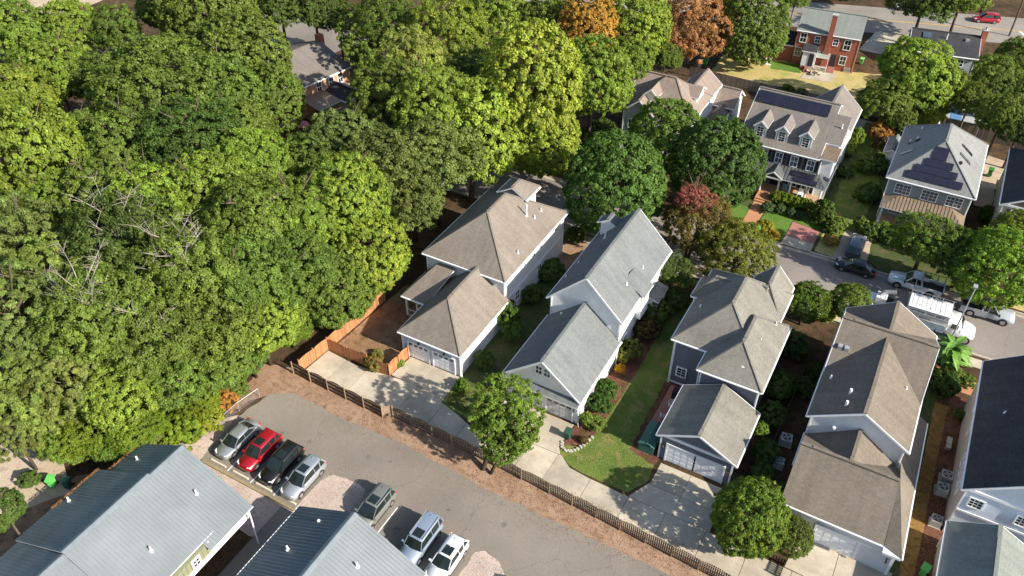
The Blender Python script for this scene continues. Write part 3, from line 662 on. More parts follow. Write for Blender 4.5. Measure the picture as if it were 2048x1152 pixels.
h.garage_door(2.85, 8.05, 46.70, zt=2.3, cols=8, lights=False); h.lamp(8.5, 46.5, 1.95)
h.add(MB().box(8.78, 9.02, 46.45, 46.62, 0, 3.0), 'corner_board', 'trim_white')
h.vent(1.9, 57.4, 7.3, .9, .12, 'flue'); h.vent(1.9, 55.8, 7.3, .9, .12, 'flue'); h.vent(-.0, 59.7, 6.6, .3); h.vent(6.2, 61.2, 6.9, .3)
for x in (-.15, .45): h.add(MB().box(x - .2, x + .2, 62.9, 63.35, 7.2, 7.75), 'roof_vent', 'galv')
h.vent(1.6, 54.85, 5.6, .1, .08, 'gable_vent', 'trim_white')
h.downspout(7.4, 54.85, 5.8); h.downspout(-.5, 46.9, 3.2)

# --- house 5: dark roof at the right edge, beige side, white gable
h = House('house', 'beige-sided house with a broad near-black roof at the right edge', 'house', (16, 60), 'shingle_slate', 'siding_white', trim='trim_white')
h.vol(12.1, 21.5, 52.85, 69.6, 6.0, 9.6, 'y', wall='siding_pale_blue', band=True)
h.add(MB().box(12.40, 12.47, 53.2, 69.2, .0, 6.05), 'side_wall', 'siding_beige')
h.vol(12.0, 18.7, 40.0, 51.6, 3.3, 5.1, 'y', 'g', 'g', roofm='shingle_sage', wall='siding_beige', oh=.25, band=True)
h.window((13.5, 53.2, 4.65), .95, .95, 'y-', mun=(3, 3), fr=.12); h.window((17.0, 53.2, 4.6), .95, .95, 'y-', mun=(3, 3), fr=.12)
h.add(MB().box(12.5, 21, 53.1, 53.18, 3.2, 3.42), 'belt_board', 'trim_white')
for y, z in ((57.8, 3.2), (59.0, 3.2), (55.6, 3.2), (56.6, 3.2), (64.8, 4.6), (62.6, 3.6)): h.window((12.40, y, z), .6, 1.2, 'x-')
h.vent(14.0, 61.8, 7.4, .3)
h.add(MB().box(12.4, 12.55, 64.5, 69, 4.4, 4.6), 'belt_board', 'trim_white')

# --- house 6: taupe roof with three dormers and solar strip
h = House('house', 'dark taupe house with three white dormers and a porch across the street', 'house', (-15, 103), 'shingle_taupe', 'siding_taupe')
h.vol(-20.9, -10.0, 98.8, 114.8, 6.0, 10.1, 'x', vent=False)
h.vol(-14.5, -7.9, 106.4, 113.6, 6.9, 9.8, 'y', 'b', 'g', zb=0, wall='siding_light')
h.add(MB().box(-10.3, -8.4, 101.3, 106.6, 0, 7.1), 'wall', 'siding_light')
h.roofpolys([[(-10.2, 101.2, 7.25), (-8.15, 101.2, 7.25), (-8.15, 105.4, 9.4), (-10.2, 105.4, 9.4)]])
h.roofpolys([[(-10.0, 98.9, 6.15), (-7.95, 98.9, 6.15), (-7.95, 101.2, 6.95), (-10.0, 101.2, 6.95)]], mat='tan_metal')
for i in range(6): h.add(MB().box(-9.9 + i * .36, -9.86 + i * .36, 98.95, 101.2, 6.2, 6.22), 'seam', 'dark_metal') if False else None
b = MB()
for i in range(1, 12): b.bar((-10.0, 98.9 + i * .2, 6.17 + i * .07), (-7.95, 98.9 + i * .2, 6.17 + i * .07), .05, .05)
h.add(b, 'roof_batten', 'tan_metal', kind='stuff')
h.add(MB().box(-9.9, -8.3, 99.2, 101.5, 0, 6.0), 'wall', 'siding_light')
def dormer(h, x, y0, zb, zt, w, yb, wm='siding_grey', roofm=None):
    hw = w / 2; o = .22
    b = MB(); b.prism([(x - hw, y0), (x + hw, y0), (x + hw, yb), (x - hw, yb)], zb, zt); d = h.add(b, 'dormer', wm)
    g = MB(); g.face([(x - hw, y0, zt), (x + hw, y0, zt), (x, y0, zt + hw * .9)]); g.face([(x + hw, y0 + .3, zt), (x - hw, y0 + .3, zt), (x, y0 + .3, zt + hw * .9)]); g.build('gable', wm, d, h.off)
    r_ = MB(); P = [[(x - hw - o, y0 - .25, zt - .12), (x, y0 - .25, zt + hw * .95 + .05), (x, yb + 1.2, zt + hw * .95 + .05), (x - hw - o, yb + .2, zt - .12)],
                    [(x + hw + o, y0 - .25, zt - .12), (x + hw + o, yb + .2, zt - .12), (x, yb + 1.2, zt + hw * .95 + .05), (x, y0 - .25, zt + hw * .95 + .05)]]
    for p in P:
        a = sum(p[k][0] * p[(k + 1) % 4][1] - p[(k + 1) % 4][0] * p[k][1] for k in range(4))
        if a < 0: p = p[::-1]
        r_.prism([q[:2] for q in p], [q[2] - .09 for q in p], [q[2] for q in p], 0, 1)
    r_.build('dormer_roof', [roofm or h.rm, h.tr], d, h.off)
    t = MB()
    for sg in (-1, 1):
        t.bar((x + sg * (hw + o), y0 - .27, zt - .18), (x, y0 - .27, zt + hw * .95 - .02), .06, .2)
        t.box(x + sg * hw - .07, x + sg * hw + .07, y0 - .05, y0 + .08, zb, zt)
    t.box(x - hw - .05, x + hw + .05, y0 - .1, y0 + .05, zb - .05, zb + .1); t.build('dormer_trim', h.tr, d, h.off)
    return d
for x in (-18.35, -15.5, -12.4):
    dormer(h, x, 100.0, 6.4, 8.15, 1.45, 102.6); h.window((x, 99.98, 7.25), .78, 1.35, 'y-', mun=(2, 4), fr=.1)
# solar strip on the taupe roof
def solar_on(h, origin, ux, uy, nx, ny, w, d, name='solar_panel', gap=.02, thick=.05):
    ux = Vector(ux).normalized(); uy = Vector(uy).normalized(); n = ux.cross(uy).normalized(); o = Vector(origin)
    for i in range(nx):
        for j in range(ny):
            a = o + ux * (i * w) + uy * (j * d) + n * .12; b = MB(); q = [a, a + ux * (w - gap), a + ux * (w - gap) + uy * (d - gap), a + uy * (d - gap)]
            b.v += [tuple(p) for p in q] + [tuple(p + n * thick) for p in q]
            for f in ((0, 3, 2, 1), (4, 5, 6, 7), (0, 1, 5, 4), (1, 2, 6, 5), (2, 3, 7, 6), (3, 0, 4, 7)): b.f.append(f); b.m.append(0)
            h.add(b, name, 'solar')
sl = 4.1 / 8.0
solar_on(h, (-20.6, 104.6, 6 + sl * 5.8), (1, 0, 0), (0, 1, sl), 9, 1, 1.06, 1.95)
# windows of the first floor front
for x in (-19.2, -17.1, -15.1, -13.1, -10.95): h.window((x, 99.14, 4.65), .85, 1.45, 'y-', shut=True, mun=(2, 2), pane='glass_blue')
# porch with standing-seam metal roof
pr_ = h.roofpolys([[(-20.6, 96.6, 3.15), (-8.1, 96.6, 3.15), (-9.7, 99.2, 3.85), (-20.6, 99.2, 3.85)], [(-8.1, 96.6, 3.15), (-8.1, 103.4, 3.15), (-9.9, 103.4, 3.85), (-9.7, 99.2, 3.85)]], mat='grey_metal', th=.12)
b = MB()
for i in range(27):
    x = -20.4 + i * .46
    xe = min(x, -8.3); yt = 99.2 if xe < -9.7 else 99.2 - (xe + 9.7) * 1.6
    b.bar((xe, 96.6, 3.18), (xe, yt, 3.18 + (yt - 96.6) * .27), .035, .06)
for i in range(14): b.bar((-8.1, 97.2 + i * .46, 3.18), (-9.4, 97.2 + i * .46, 3.68), .035, .06)
b.build('seam', 'grey_metal', pr_, h.off, kind='stuff')
r = h.roofpolys([[(-16.0, 96.3, 3.25), (-14.85, 96.3, 4.05), (-14.85, 98.9, 4.1), (-16.0, 97.6, 3.4)], [(-13.7, 96.3, 3.25), (-13.7, 97.6, 3.4), (-14.85, 98.9, 4.1), (-14.85, 96.3, 4.05)]], mat='grey_metal', th=.1)
h.add(MB().bar((-16.1, 96.28, 3.2), (-14.85, 96.28, 4.02), .06, .16).bar((-13.6, 96.28, 3.2), (-14.85, 96.28, 4.02), .06, .16).bar((-16.1, 96.3, 3.12), (-13.6, 96.3, 3.12), .08, .14), 'pediment', 'trim_white')
solar_on(h, (-12.9, 97.6, 3.42), (1, 0, 0), (0, 1, .27), 3, 1, .98, 1.0); solar_on(h, (-12.3, 96.75, 3.19), (1, 0, 0), (0, 1, .27), 3, 1, .98, .82)
solar_on(h, (-8.25, 98.6, 3.22), (0, 1, 0), (-1, 0, .41), 3, 1, 1.45, .72); solar_on(h, (-8.98, 99.2, 3.52), (0, 1, 0), (-1, 0, .41), 2, 1, 1.6, .7)
h.add(MB().box(-20.6, -8.4, 96.9, 99.3, 0, .55).box(-9.9, -8.3, 99.3, 103.2, 0, .55), 'porch_floor', 'deck_wood')
h.add(MB().box(-16.3, -14.1, 95.0, 96.9, 0, .45).box(-16.3, -14.1, 94.7, 95.1, 0, .25), 'brick_steps', 'paver_brick')
for x in (-16.25, -14.0, -12.5, -10.45, -8.6): h.add(MB().tube([(x, 97.0, .5), (x, 97.0, 3.05)], [.14, .11], 10), 'porch_column', 'trim_white')
for y in (99.6, 102.8): h.add(MB().tube([(-8.6, y, .5), (-8.6, y, 3.05)], [.14, .11], 10), 'porch_column', 'trim_white')
h.add(MB().box(-20.6, -8.2, 96.8, 97.0, 2.95, 3.1), 'porch_beam', 'trim_white')
h.downspout(-9.75, 99.0, 5.8); h.vent(-8.9, 103.6, 8.6, .5); h.add(MB().box(-15.5, -14.5, 99.12, 99.2, .55, 2.7), 'front_door', 'shutter_navy')
for x in (-12.6, -10.9): h.window((x, 99.18, 1.75), .9, 1.4, 'y-', shut=True)

# --- house 8: pale grey-green house with pyramid of solar panels
h = House('house', 'sage green house with pale hip roof and a stepped pyramid of solar panels', 'house', (3.3, 105), 'shingle_pale', 'siding_bluegrey')
h.vol(-1.8, 8.45, 98.75, 113.5, 6.0, 10.0, 'y', 'h', 'h', run=4.9, wall='siding_bluegrey')
h.vol(-3.4, -1.4, 110.8, 115.5, 2.9, 3.5, 'y', wall='siding_light', trims=False)
b = MB(); s8 = 4.0 / 4.9
uy8 = (0, 1, s8)
def P8(u, v): return (u, 98.75 + v, 6 + s8 * v)
solar_on(h, P8(.15, .45), (1, 0, 0), uy8, 4, 1, 1.62, .98); solar_on(h, P8(.9, 1.25), (1, 0, 0), uy8, 3, 1, 1.62, .98)
solar_on(h, P8(1.75, 2.05), (1, 0, 0), uy8, 2, 1, 1.62, .98); solar_on(h, P8(2.4, 2.83), (1, 0, 0), uy8, 1, 2, 1.62, .86)
for x in (.45, 3.55, 6.4):
    h.window((x - .46, 99.1, 4.7), .80, 1.3, 'y-', mun=(2, 3), pane='glass_blue'); h.window((x + .46, 99.1, 4.7), .80, 1.3, 'y-', mun=(2, 3), pane='glass_blue')
r = h.roofpolys([[(-1.4, 96.2, 3.25), (8.2, 96.2, 3.25), (6.3, 99.2, 3.9), (.6, 99.2, 3.9)], [(-1.4, 96.2, 3.25), (.6, 99.2, 3.9), (-1.4, 99.2, 3.25)], [(8.2, 96.2, 3.25), (8.2, 99.2, 3.25), (6.3, 99.2, 3.9)]], mat='tan_metal', th=.12)
b = MB()
for i in range(23):
    x = -1.1 + i * .41; yt = 99.2
    if x < .6: yt = 96.2 + (x + 1.4) * 1.5
    if x > 6.3: yt = 99.2 - (x - 6.3) * 1.58
    if yt > 96.3: b.bar((x, 96.2, 3.28), (x, yt, 3.28 + (yt - 96.2) * .217), .04, .06)
b.build('seam', 'tan_metal', r, h.off, kind='stuff')
for x in (-1.05, 2.1, 4.7, 7.6): h.add(MB().box(x - .13, x + .13, 96.5, 96.76, 0, 3.1), 'porch_column', 'trim_white')
h.add(MB().box(-1.3, 8.1, 96.4, 99.2, 0, .5), 'porch_floor', 'deck_wood'); h.add(MB().box(-1.3, 8.1, 96.5, 96.7, 2.95, 3.15), 'porch_beam', 'trim_white')
h.window((.4, 99.13, 1.8), 1.3, 1.4, 'y-', mun=(3, 2)); h.add(MB().box(2.6, 4.2, 94.3, 96.4, 0, .3), 'brick_steps', 'paver_brick')
for i, (px, py) in enumerate(((1933, 305), (1929, 322))):
    q = at(px, py, 7.6); sl8 = (10 - 6) / 5.12; z = 6 + (8.45 - q[0]) * sl8
    h.add(MB().prism([(q[0] - .75, q[1] - .28), (q[0] + .75, q[1] - .28), (q[0] + .75, q[1] + .28), (q[0] - .75, q[1] + .28)], [z - .1 + .75 * sl8, z - .1 - .75 * sl8] * 1 + [z - .1 - .75 * sl8, z - .1 + .75 * sl8], [z + .1 + .75 * sl8, z + .1 - .75 * sl8, z + .1 - .75 * sl8, z + .1 + .75 * sl8]), 'skylight', 'glass')
for x, y in ((-.6, 104.3), (-.2, 107.0)):
    z = 6 + (x + 1.8) * (4 / 5.12); h.add(MB().prism([(x - .6, y - .25), (x + .6, y - .25), (x + .6, y + .25), (x - .6, y + .25)], [z - .6, z + .4, z + .4, z - .6], [z - .36, z + .58, z + .58, z - .36]), 'skylight', 'glass')
for x, y in ((.2, 110.6), (1.9, 110.4), (-.6, 107.6), (.1, 107.9)): h.vent(x, y, 6 + (x + 1.8) * .78, .25)
h.vent(5.6, 102.0, 8.5, .2, .12, 'roof_vent', 'dark_metal'); h.downspout(-1.45, 99.0, 5.8); h.downspout(8.1, 99.0, 5.8)

# --- house 7: pinkish tan roofs behind the round trees
h = House('house', 'white house with many pinkish-tan roof slopes behind the round green trees', 'house', (-32, 105), 'shingle_pinkish', 'siding_grey')
h.vol(-37.6, -27.6, 99.4, 109.0, 6.0, 9.9, 'x', 'h', 'h', run=4.3, wall='siding_white')
h.vol(-37.6, -32.4, 98.5, 104.0, 6.0, 8.2, 'y', 'g', 'b', wall='siding_grey')
h.vol(-38.3, -33.5, 102.6, 110.6, 6.0, 8.7, 'x', 'g', 'b', wall='siding_grey')
h.vol(-32.5, -27.65, 105.5, 113.4, 6.0, 7.95, 'y', 'b', 'g', wall='siding_white')
h.vol(-28.2, -24.7, 111.3, 116.6, 3.6, 5.5, 'x', 'b', 'g', wall='siding_white')
h.vol(-27.9, -25.4, 107.9, 111.8, 2.9, 3.9, 'y', 'h', 'b', wall='siding_white', trims=False)
dormer(h, -34.1, 100.6, 6.6, 8.4, 1.7, 103.0, 'siding_white')
d = MB(); d.prism([(-30.9, 104.3), (-28.6, 104.3), (-28.6, 107.3), (-30.9, 107.3)], 6.2, [7.7, 7.7, 7.9, 7.9]); h.add(d, 'dormer', 'siding_white')
h.roofpolys([[(-31.3, 104.0, 7.75), (-28.3, 104.0, 7.75), (-28.3, 105.8, 8.75), (-31.3, 105.8, 8.75)], [(-31.3, 105.8, 8.75), (-28.3, 105.8, 8.75), (-28.3, 107.6, 7.75), (-31.3, 107.6, 7.75)]])
h.window((-36.0, 98.86, 4.3), .7, 1.3, 'y-'); h.window((-34.9, 98.86, 4.3), .7, 1.3, 'y-'); h.window((-28.0, 103.2, 4.6), .8, 1.2, 'x+')

# --- house 9: dark roof at the far right edge
h = House('house', 'tan-sided house with near-black roof at the far right edge', 'house', (16, 106), 'shingle_slate', 'siding_beige')
h.vol(11.1, 21, 99.0, 114.0, 6.0, 8.9, 'y', 'g', 'h', band=True)
h.roofpolys([[(11.4, 96.6, 3.2), (20, 96.6, 3.2), (20, 99.2, 4.2), (11.4, 99.2, 4.2)]]); h.add(MB().box(11.7, 12.0, 96.9, 97.2, 0, 3.1), 'porch_column', 'trim_white')
for x in (13.0, 15.4): h.window((x, 99.36, 4.7), .9, 1.4, 'y-', shut=True, pane='glass_blue')
for y in (101.5, 104.0, 107.5): h.window((11.46, y, 4.6), .7, 1.1, 'x-')

# --- red brick house
RB = R(5.2)
h = House('brick_house', 'two-storey red brick house with sage roof, tall chimney and rear patio', 'house', (-23.2, 139.3), 'shingle_sage', 'brick_red', rz=RB, oh=.15)
h.vol(0, 10.3, 0, 8.4, 5.9, 8.3, 'x', wall='brick_red', trims=False, vent=False)
h.add(MB().box(5.05, 5.85, -.35, .35, 0, 9.2), 'chimney', 'brick_red'); h.add(MB().box(4.98, 5.92, -.42, .42, 9.2, 9.4), 'chimney_cap', 'stone')
h.vol(-3.9, .1, .5, 7.0, 2.9, 3.9, 'x', 'g', 'b', wall='brick_red', trims=False, vent=False, roofm='shingle_slate')
for x, z, w_, hh in ((1.3, 4.7, .95, 1.5), (3.6, 4.75, .75, 1.0), (6.5, 4.75, .75, 1.0), (8.4, 4.6, .95, 1.6), (8.3, 1.9, .9, 1.4), (4.1, 2.4, .6, .8), (5.2, 2.3, .6, .9), (.9, 2.2, .9, 1.4), (-2.0, 2.0, .7, 1.0)):
    h.window((x, .14 if x > 0 else .64, z), w_, hh, 'y-', mun=(2, 2), fr=.1)
h.add(MB().box(1.9, 3.9, -1.5, .2, .6, 3.3), 'entry_vestibule', 'panel_white'); h.roofpolys([[(1.7, -1.7, 3.25), (4.1, -1.7, 3.25), (4.1, .2, 3.9), (1.7, .2, 3.9)]], mat='shingle_slate')
h.add(MB().box(3.0, 3.8, -1.56, -1.5, .7, 2.8), 'back_door', 'dark_trim'); h.add(MB().box(1.9, 3.9, -1.5, .2, 0, .6), 'vestibule_base', 'brick_red')
for i in range(5): h.add(MB().box(2.7, 3.9, -1.8 - i * .28, -1.5 - i * .28, 0, .6 - i * .12), 'step', 'paver_red')
h.roofpolys([[(4.0, -1.2, 2.5), (6.2, -1.2, 2.5), (6.2, .1, 2.75), (4.0, .1, 2.75)]], mat='siding_sage', th=.25)
h.add(MB().box(4.0, 4.12, -1.15, -1.03, 0, 2.3).box(6.05, 6.17, -1.15, -1.03, 0, 2.3), 'porch_post', 'trim_white')
h.add(MB().box(4.15, 6.0, -1.0, -.2, .02, .5), 'porch_base', 'stone'); h.add(MB().box(6.35, 7.2, .08, .14, .6, 2.7), 'back_door', 'dark_trim')
for i in range(5): h.add(MB().box(6.3, 7.4, -.3 - i * .28, .0 - i * .28, 0, .6 - i * .12), 'step', 'paver_red')
h.add(MB().box(-3.9, -2.9, -1.3, .4, 0, .9).box(-3.9, -3.8, -1.3, .4, .9, 1.8).box(-3.0, -2.9, -1.3, .4, .9, 1.8), 'wood_stoop', 'deck_wood')
for i in range(4): h.add(MB().box(-3.9, -2.9, -1.6 - i * .28, -1.3 - i * .28, 0, .7 - i * .18), 'step', 'trim_white')
h.add(MB().box(10.08, 10.3, .1, .3, 0, 5.7), 'corner_board', 'brick_orange')

# --- dark roofed house by the main road
DR = math.atan2(1.8, 10.7)
h = House('house', 'low dark-roofed house with brick end chimney beside the main road', 'house', (-5.9, 147.0), 'shingle_slate', 'siding_bluegrey', rz=DR)
h.vol(0, 10.9, 0, 8.6, 3.1, 5.3, 'x', vent=False)
h.add(MB().box(10.75, 11.6, 3.8, 4.7, 0, 6.4), 'chimney', 'brick_red'); h.add(MB().box(10.7, 11.65, 3.75, 4.75, 6.4, 6.55), 'chimney_cap', 'stone'); h.vent(11.2, 4.25, 6.55, .45, .2, 'chimney_pot', 'galv')
h.add(MB().prism([(1.9, 2.6), (3.2, 2.6), (3.2, 3.6), (1.9, 3.6)], [4.35, 4.35, 4.9, 4.9], [4.65, 4.65, 5.15, 5.15]), 'skylight', 'glass_blue')
h.vent(5.6, 3.0, 4.6, .9, .07); h.add(MB().box(8.5, 9.1, 2.9, 3.3, 4.4, 5.0), 'roof_vent', 'galv'); h.window((8.4, .36, 1.9), .9, 1.1, 'y-')

# --- brick house in the woods
WR = math.atan2(7.57, 1.46)
h = House('house', 'brick house with shaded taupe roof glimpsed among the forest trees', 'house', (-82.6, 84.2), 'shingle_taupe', 'brick_orange', rz=WR, oh=.25)
h.vol(-5, 9.0, 0, 14.0, 5.0, 7.4, 'x', trims=False, vent=False)
for x in (2.6, 5.0, 6.8): h.window((x, .23, 3.9), .8, 1.5, 'y-', fr=.12)
h.window((-.6, .23, 3.5), .8, 1.4, 'y-', fr=.12)
h.roofpolys([[(-1.0, -4.0, 2.8), (3.2, -4.0, 2.8), (3.2, .3, 3.3), (-1.0, .3, 3.3)]], mat='tan_metal'); h.add(MB().box(-.8, 3.0, -3.8, .3, 0, .3), 'porch_floor', 'deck_wood')
for x in (-.7, 1.2, 2.9): h.add(MB().box(x - .08, x + .08, -3.8, -3.64, 0, 2.7), 'porch_post', 'deck_wood')
h.vol(3.3, 7.5, -5.5, .3, 2.8, 3.8, 'y', 'g', 'b', wall='siding_beige', roofm='shingle_slate', trims=False)
h.add(MB().box(5.0, 5.9, -5.3, -5.2, .1, 2.1), 'back_door', 'dark_trim'); h.add(MB().box(8.6, 9.6, 6.6, 7.6, 4, 8.3), 'chimney', 'brick_red')

# --- the two metal-roofed buildings by the lot
def ribs(h, roof, x0, xr, y0, y1, ze, zr, step, mat):
    b = MB(); y = y0 + step / 2
    while y < y1: b.bar((x0, y, ze + .03), (xr, y, zr + .03), .035, .055); y += step
    b.build('rib', mat, roof, h.off, kind='stuff')
def metal(h, x0, x1, xm, y0, y1, ze0, zr, ze1, left='roof_metal_green', right='roof_metal', ll='rib_dark'):
    r1 = h.roofpolys([[(x0, y0, ze0), (xm, y0, zr), (xm, y1, zr), (x0, y1, ze0)]], mat=left, th=.12)
    ribs(h, r1, x0, xm, y0, y1, ze0, zr, .31, ll)
    r2 = h.roofpolys([[(xm, y0, zr), (x1, y0, ze1), (x1, y1, ze1), (xm, y1, zr)]], mat=right, th=.12)
    ribs(h, r2, xm, x1, y0, y1, zr, ze1, .31, 'rib_light')
    h.add(MB().bar((xm - .17, y0, zr - .02), (xm - .17, y1, zr - .02), .36, .05, up=(-.5, 0, 1)).bar((xm + .17, y0, zr - .02), (xm + .17, y1, zr - .02), .36, .05, up=(.5, 0, 1)), 'ridge_flashing', 'rib_light')
h = House('townhouse_block', 'olive board-and-batten building with long stepped metal roof at lower left', 'building', (-45, 18), 'roof_metal', 'siding_olive')
metal(h, -51.8, -38.4, -45.1, 20.05, 24.8, 3.55, 7.35, 3.55)
metal(h, -53.1, -39.2, -45.1, 13.2, 21.25, 3.15, 7.6, 4.05)
metal(h, -52.8, -38.4, -45.1, 5.0, 13.2, 3.1, 7.3, 3.5)
h.add(MB().prism([(-51.3, 5.3), (-39.0, 5.3), (-39.0, 24.4), (-51.3, 24.4)], 2.35, 3.75), 'wall', 'siding_olive')
h.add(MB().prism([(-45.3, 5.5), (-45.0, 5.5), (-39.2, 5.5), (-39.2, 24.2), (-51.0, 24.2), (-51.0, 5.5)], 3.7, [7.1, 7.1, 3.8, 3.8, 3.8, 3.8]) if False else MB().box(-51, -39.4, 5.6, 24.1, 3.0, 3.8), 'wall', 'siding_olive')
g = MB(); g.face([(-51.3, 24.4, 3.7), (-39.0, 24.4, 3.7), (-45.1, 24.4, 7.1)]); h.add(g, 'gable', 'siding_olive')
h.add(MB().box(-51.2, -40.8, 5.3, 23.6, 0, 2.4), 'wall', 'siding_taupe')
h.add(MB().box(-39.05, -38.85, 5.2, 24.5, 2.15, 2.5), 'beam', 'trim_white'); h.add(MB().box(-39.1, -38.85, 24.2, 24.5, 2.4, 3.7), 'corner_board', 'trim_white')
h.window((-38.98, 18.9, 3.05), .55, .75, 'x+', fr=.16); h.window((-40.78, 20.6, 1.3), .8, 1.2, 'x+', fr=.12); h.window((-40.78, 17.0, 1.3), .8, 1.2, 'x+', fr=.12)
h.add(MB().tube([(-38.45, 24.3, 3.4), (-38.3, 24.2, 2.9), (-37.7, 23.7, .1)], .06, 8), 'downspout', 'trim_white')
h.vent(-41.9, 22.6, 5.5, .5, .08); h.vent(-49.3, 22.9, 4.9, .5, .08); h.vent(-51.8, 17.6, 3.9, .5, .08); h.vent(-41.2, 17.2, 5.3, .5, .08)
h.vent(-39.0, 20.4, 3.6, .3, .07)
h = House('townhouse_block', 'building with steel blue metal roof beside the three parked SUVs', 'building', (-28.7, 20), 'roof_metal', 'siding_olive')
metal(h, -35.05, -22.45, -28.75, 8.0, 26.65, 3.6, 7.1, 3.6, left='roof_metal_slate')
h.add(MB().prism([(-34.6, 8.3), (-22.9, 8.3), (-22.9, 26.2), (-34.6, 26.2)], 0, 3.65), 'wall', 'siding_olive')
g = MB(); g.face([(-34.6, 26.2, 3.6), (-22.9, 26.2, 3.6), (-28.75, 26.2, 6.95)]); h.add(g, 'gable', 'siding_olive')
h.add(MB().box(-35.12, -35.02, 8, 26.65, 3.42, 3.6), 'gutter', 'trim_white')
h.vent(-32.2, 22.4, 5.2, .5, .08); h.vent(-33.3, 19.2, 4.6, .5, .08); h.vent(-26.4, 23.6, 5.8, .5, .08)
h.vent(-31.6, 25.4, 5.6, .15, .06)
# brown needle litter caught along the left eaves
rr = random.Random(7); b = MB()
for (xe, ya, yb, z) in ((-51.75, 20.9, 24.8, 3.62), (-53.05, 16.5, 21.2, 3.2)):
    for i in range(520):
        y = rr.uniform(ya, yb); x = xe + abs(rr.gauss(0, .16)); t = rr.uniform(0, 6.28); L = rr.uniform(.06, .16); zz = z + (x - xe) * .55 + rr.uniform(.02, .1)
        b.face([(x, y, zz), (x + L * math.cos(t), y + L * math.sin(t), zz + .03), (x + L * math.cos(t + .5), y + L * math.sin(t + .5), zz + .05)])
b.build('pine_needle_litter', 'pine_litter', kind='stuff')

# ------------------------------------------------------------------ vehicles (front towards +x)
PAINT = {}
def paint(col, metal=.25):
    k = tuple(col)
    if k not in PAINT: PAINT[k] = 'paint_%d' % len(PAINT); m_paint(PAINT[k], col, metal)
    return PAINT[k]
def loft(b, st, mi=0):
    """st: list of (x, zlow, zshoulder, ztop, halfwidth)"""
    n = len(b.v); k = 11
    for x, zl, zs, zt, w_ in st:
        for y, z in ((-.86, zl), (-.98, zl + .12), (-1, (zl + zs) / 2), (-.985, zs), (-.86, zt - .035), (0, zt), (.86, zt - .035), (.985, zs), (1, (zl + zs) / 2), (.98, zl + .12), (.86, zl)):
            b.v.append((x, y * w_, z))
    for i in range(len(st) - 1):
        for j in range(k):
            j2 = (j + 1) % k; b.f.append((n + i * k + j, n + (i + 1) * k + j, n + (i + 1) * k + j2, n + i * k + j2)); b.m.append(mi)
    b.f.append(tuple(n + j for j in range(k))); b.m.append(mi); e = n + (len(st) - 1) * k
    b.f.append(tuple(e + j for j in reversed(range(k)))); b.m.append(mi)
def wheel_parts(root, x, y, r, wd=.22, arch=True):
    s_ = 1 if y > 0 else -1
    t = MB(); t.tube([(x, y - s_ * wd, r), (x, y, r)], [r, r], 20); tw = t.build('wheel', 'rubber', root)
    q = MB(); q.tube([(x, y - s_ * .02, r), (x, y + s_ * .012, r)], [r * .66, r * .62], 12); q.build('rim', 'rim', tw)
    for a in range(5):
        an = a * 2 * math.pi / 5; sp = MB(); 
    if arch:
        a_ = MB(); a_.tube([(x, y - s_ * .3, r + .02), (x, y - s_ * .015, r + .02)], [r * 1.17, r * 1.17], 20); a_.build('wheel_arch', 'dark_trim', root)
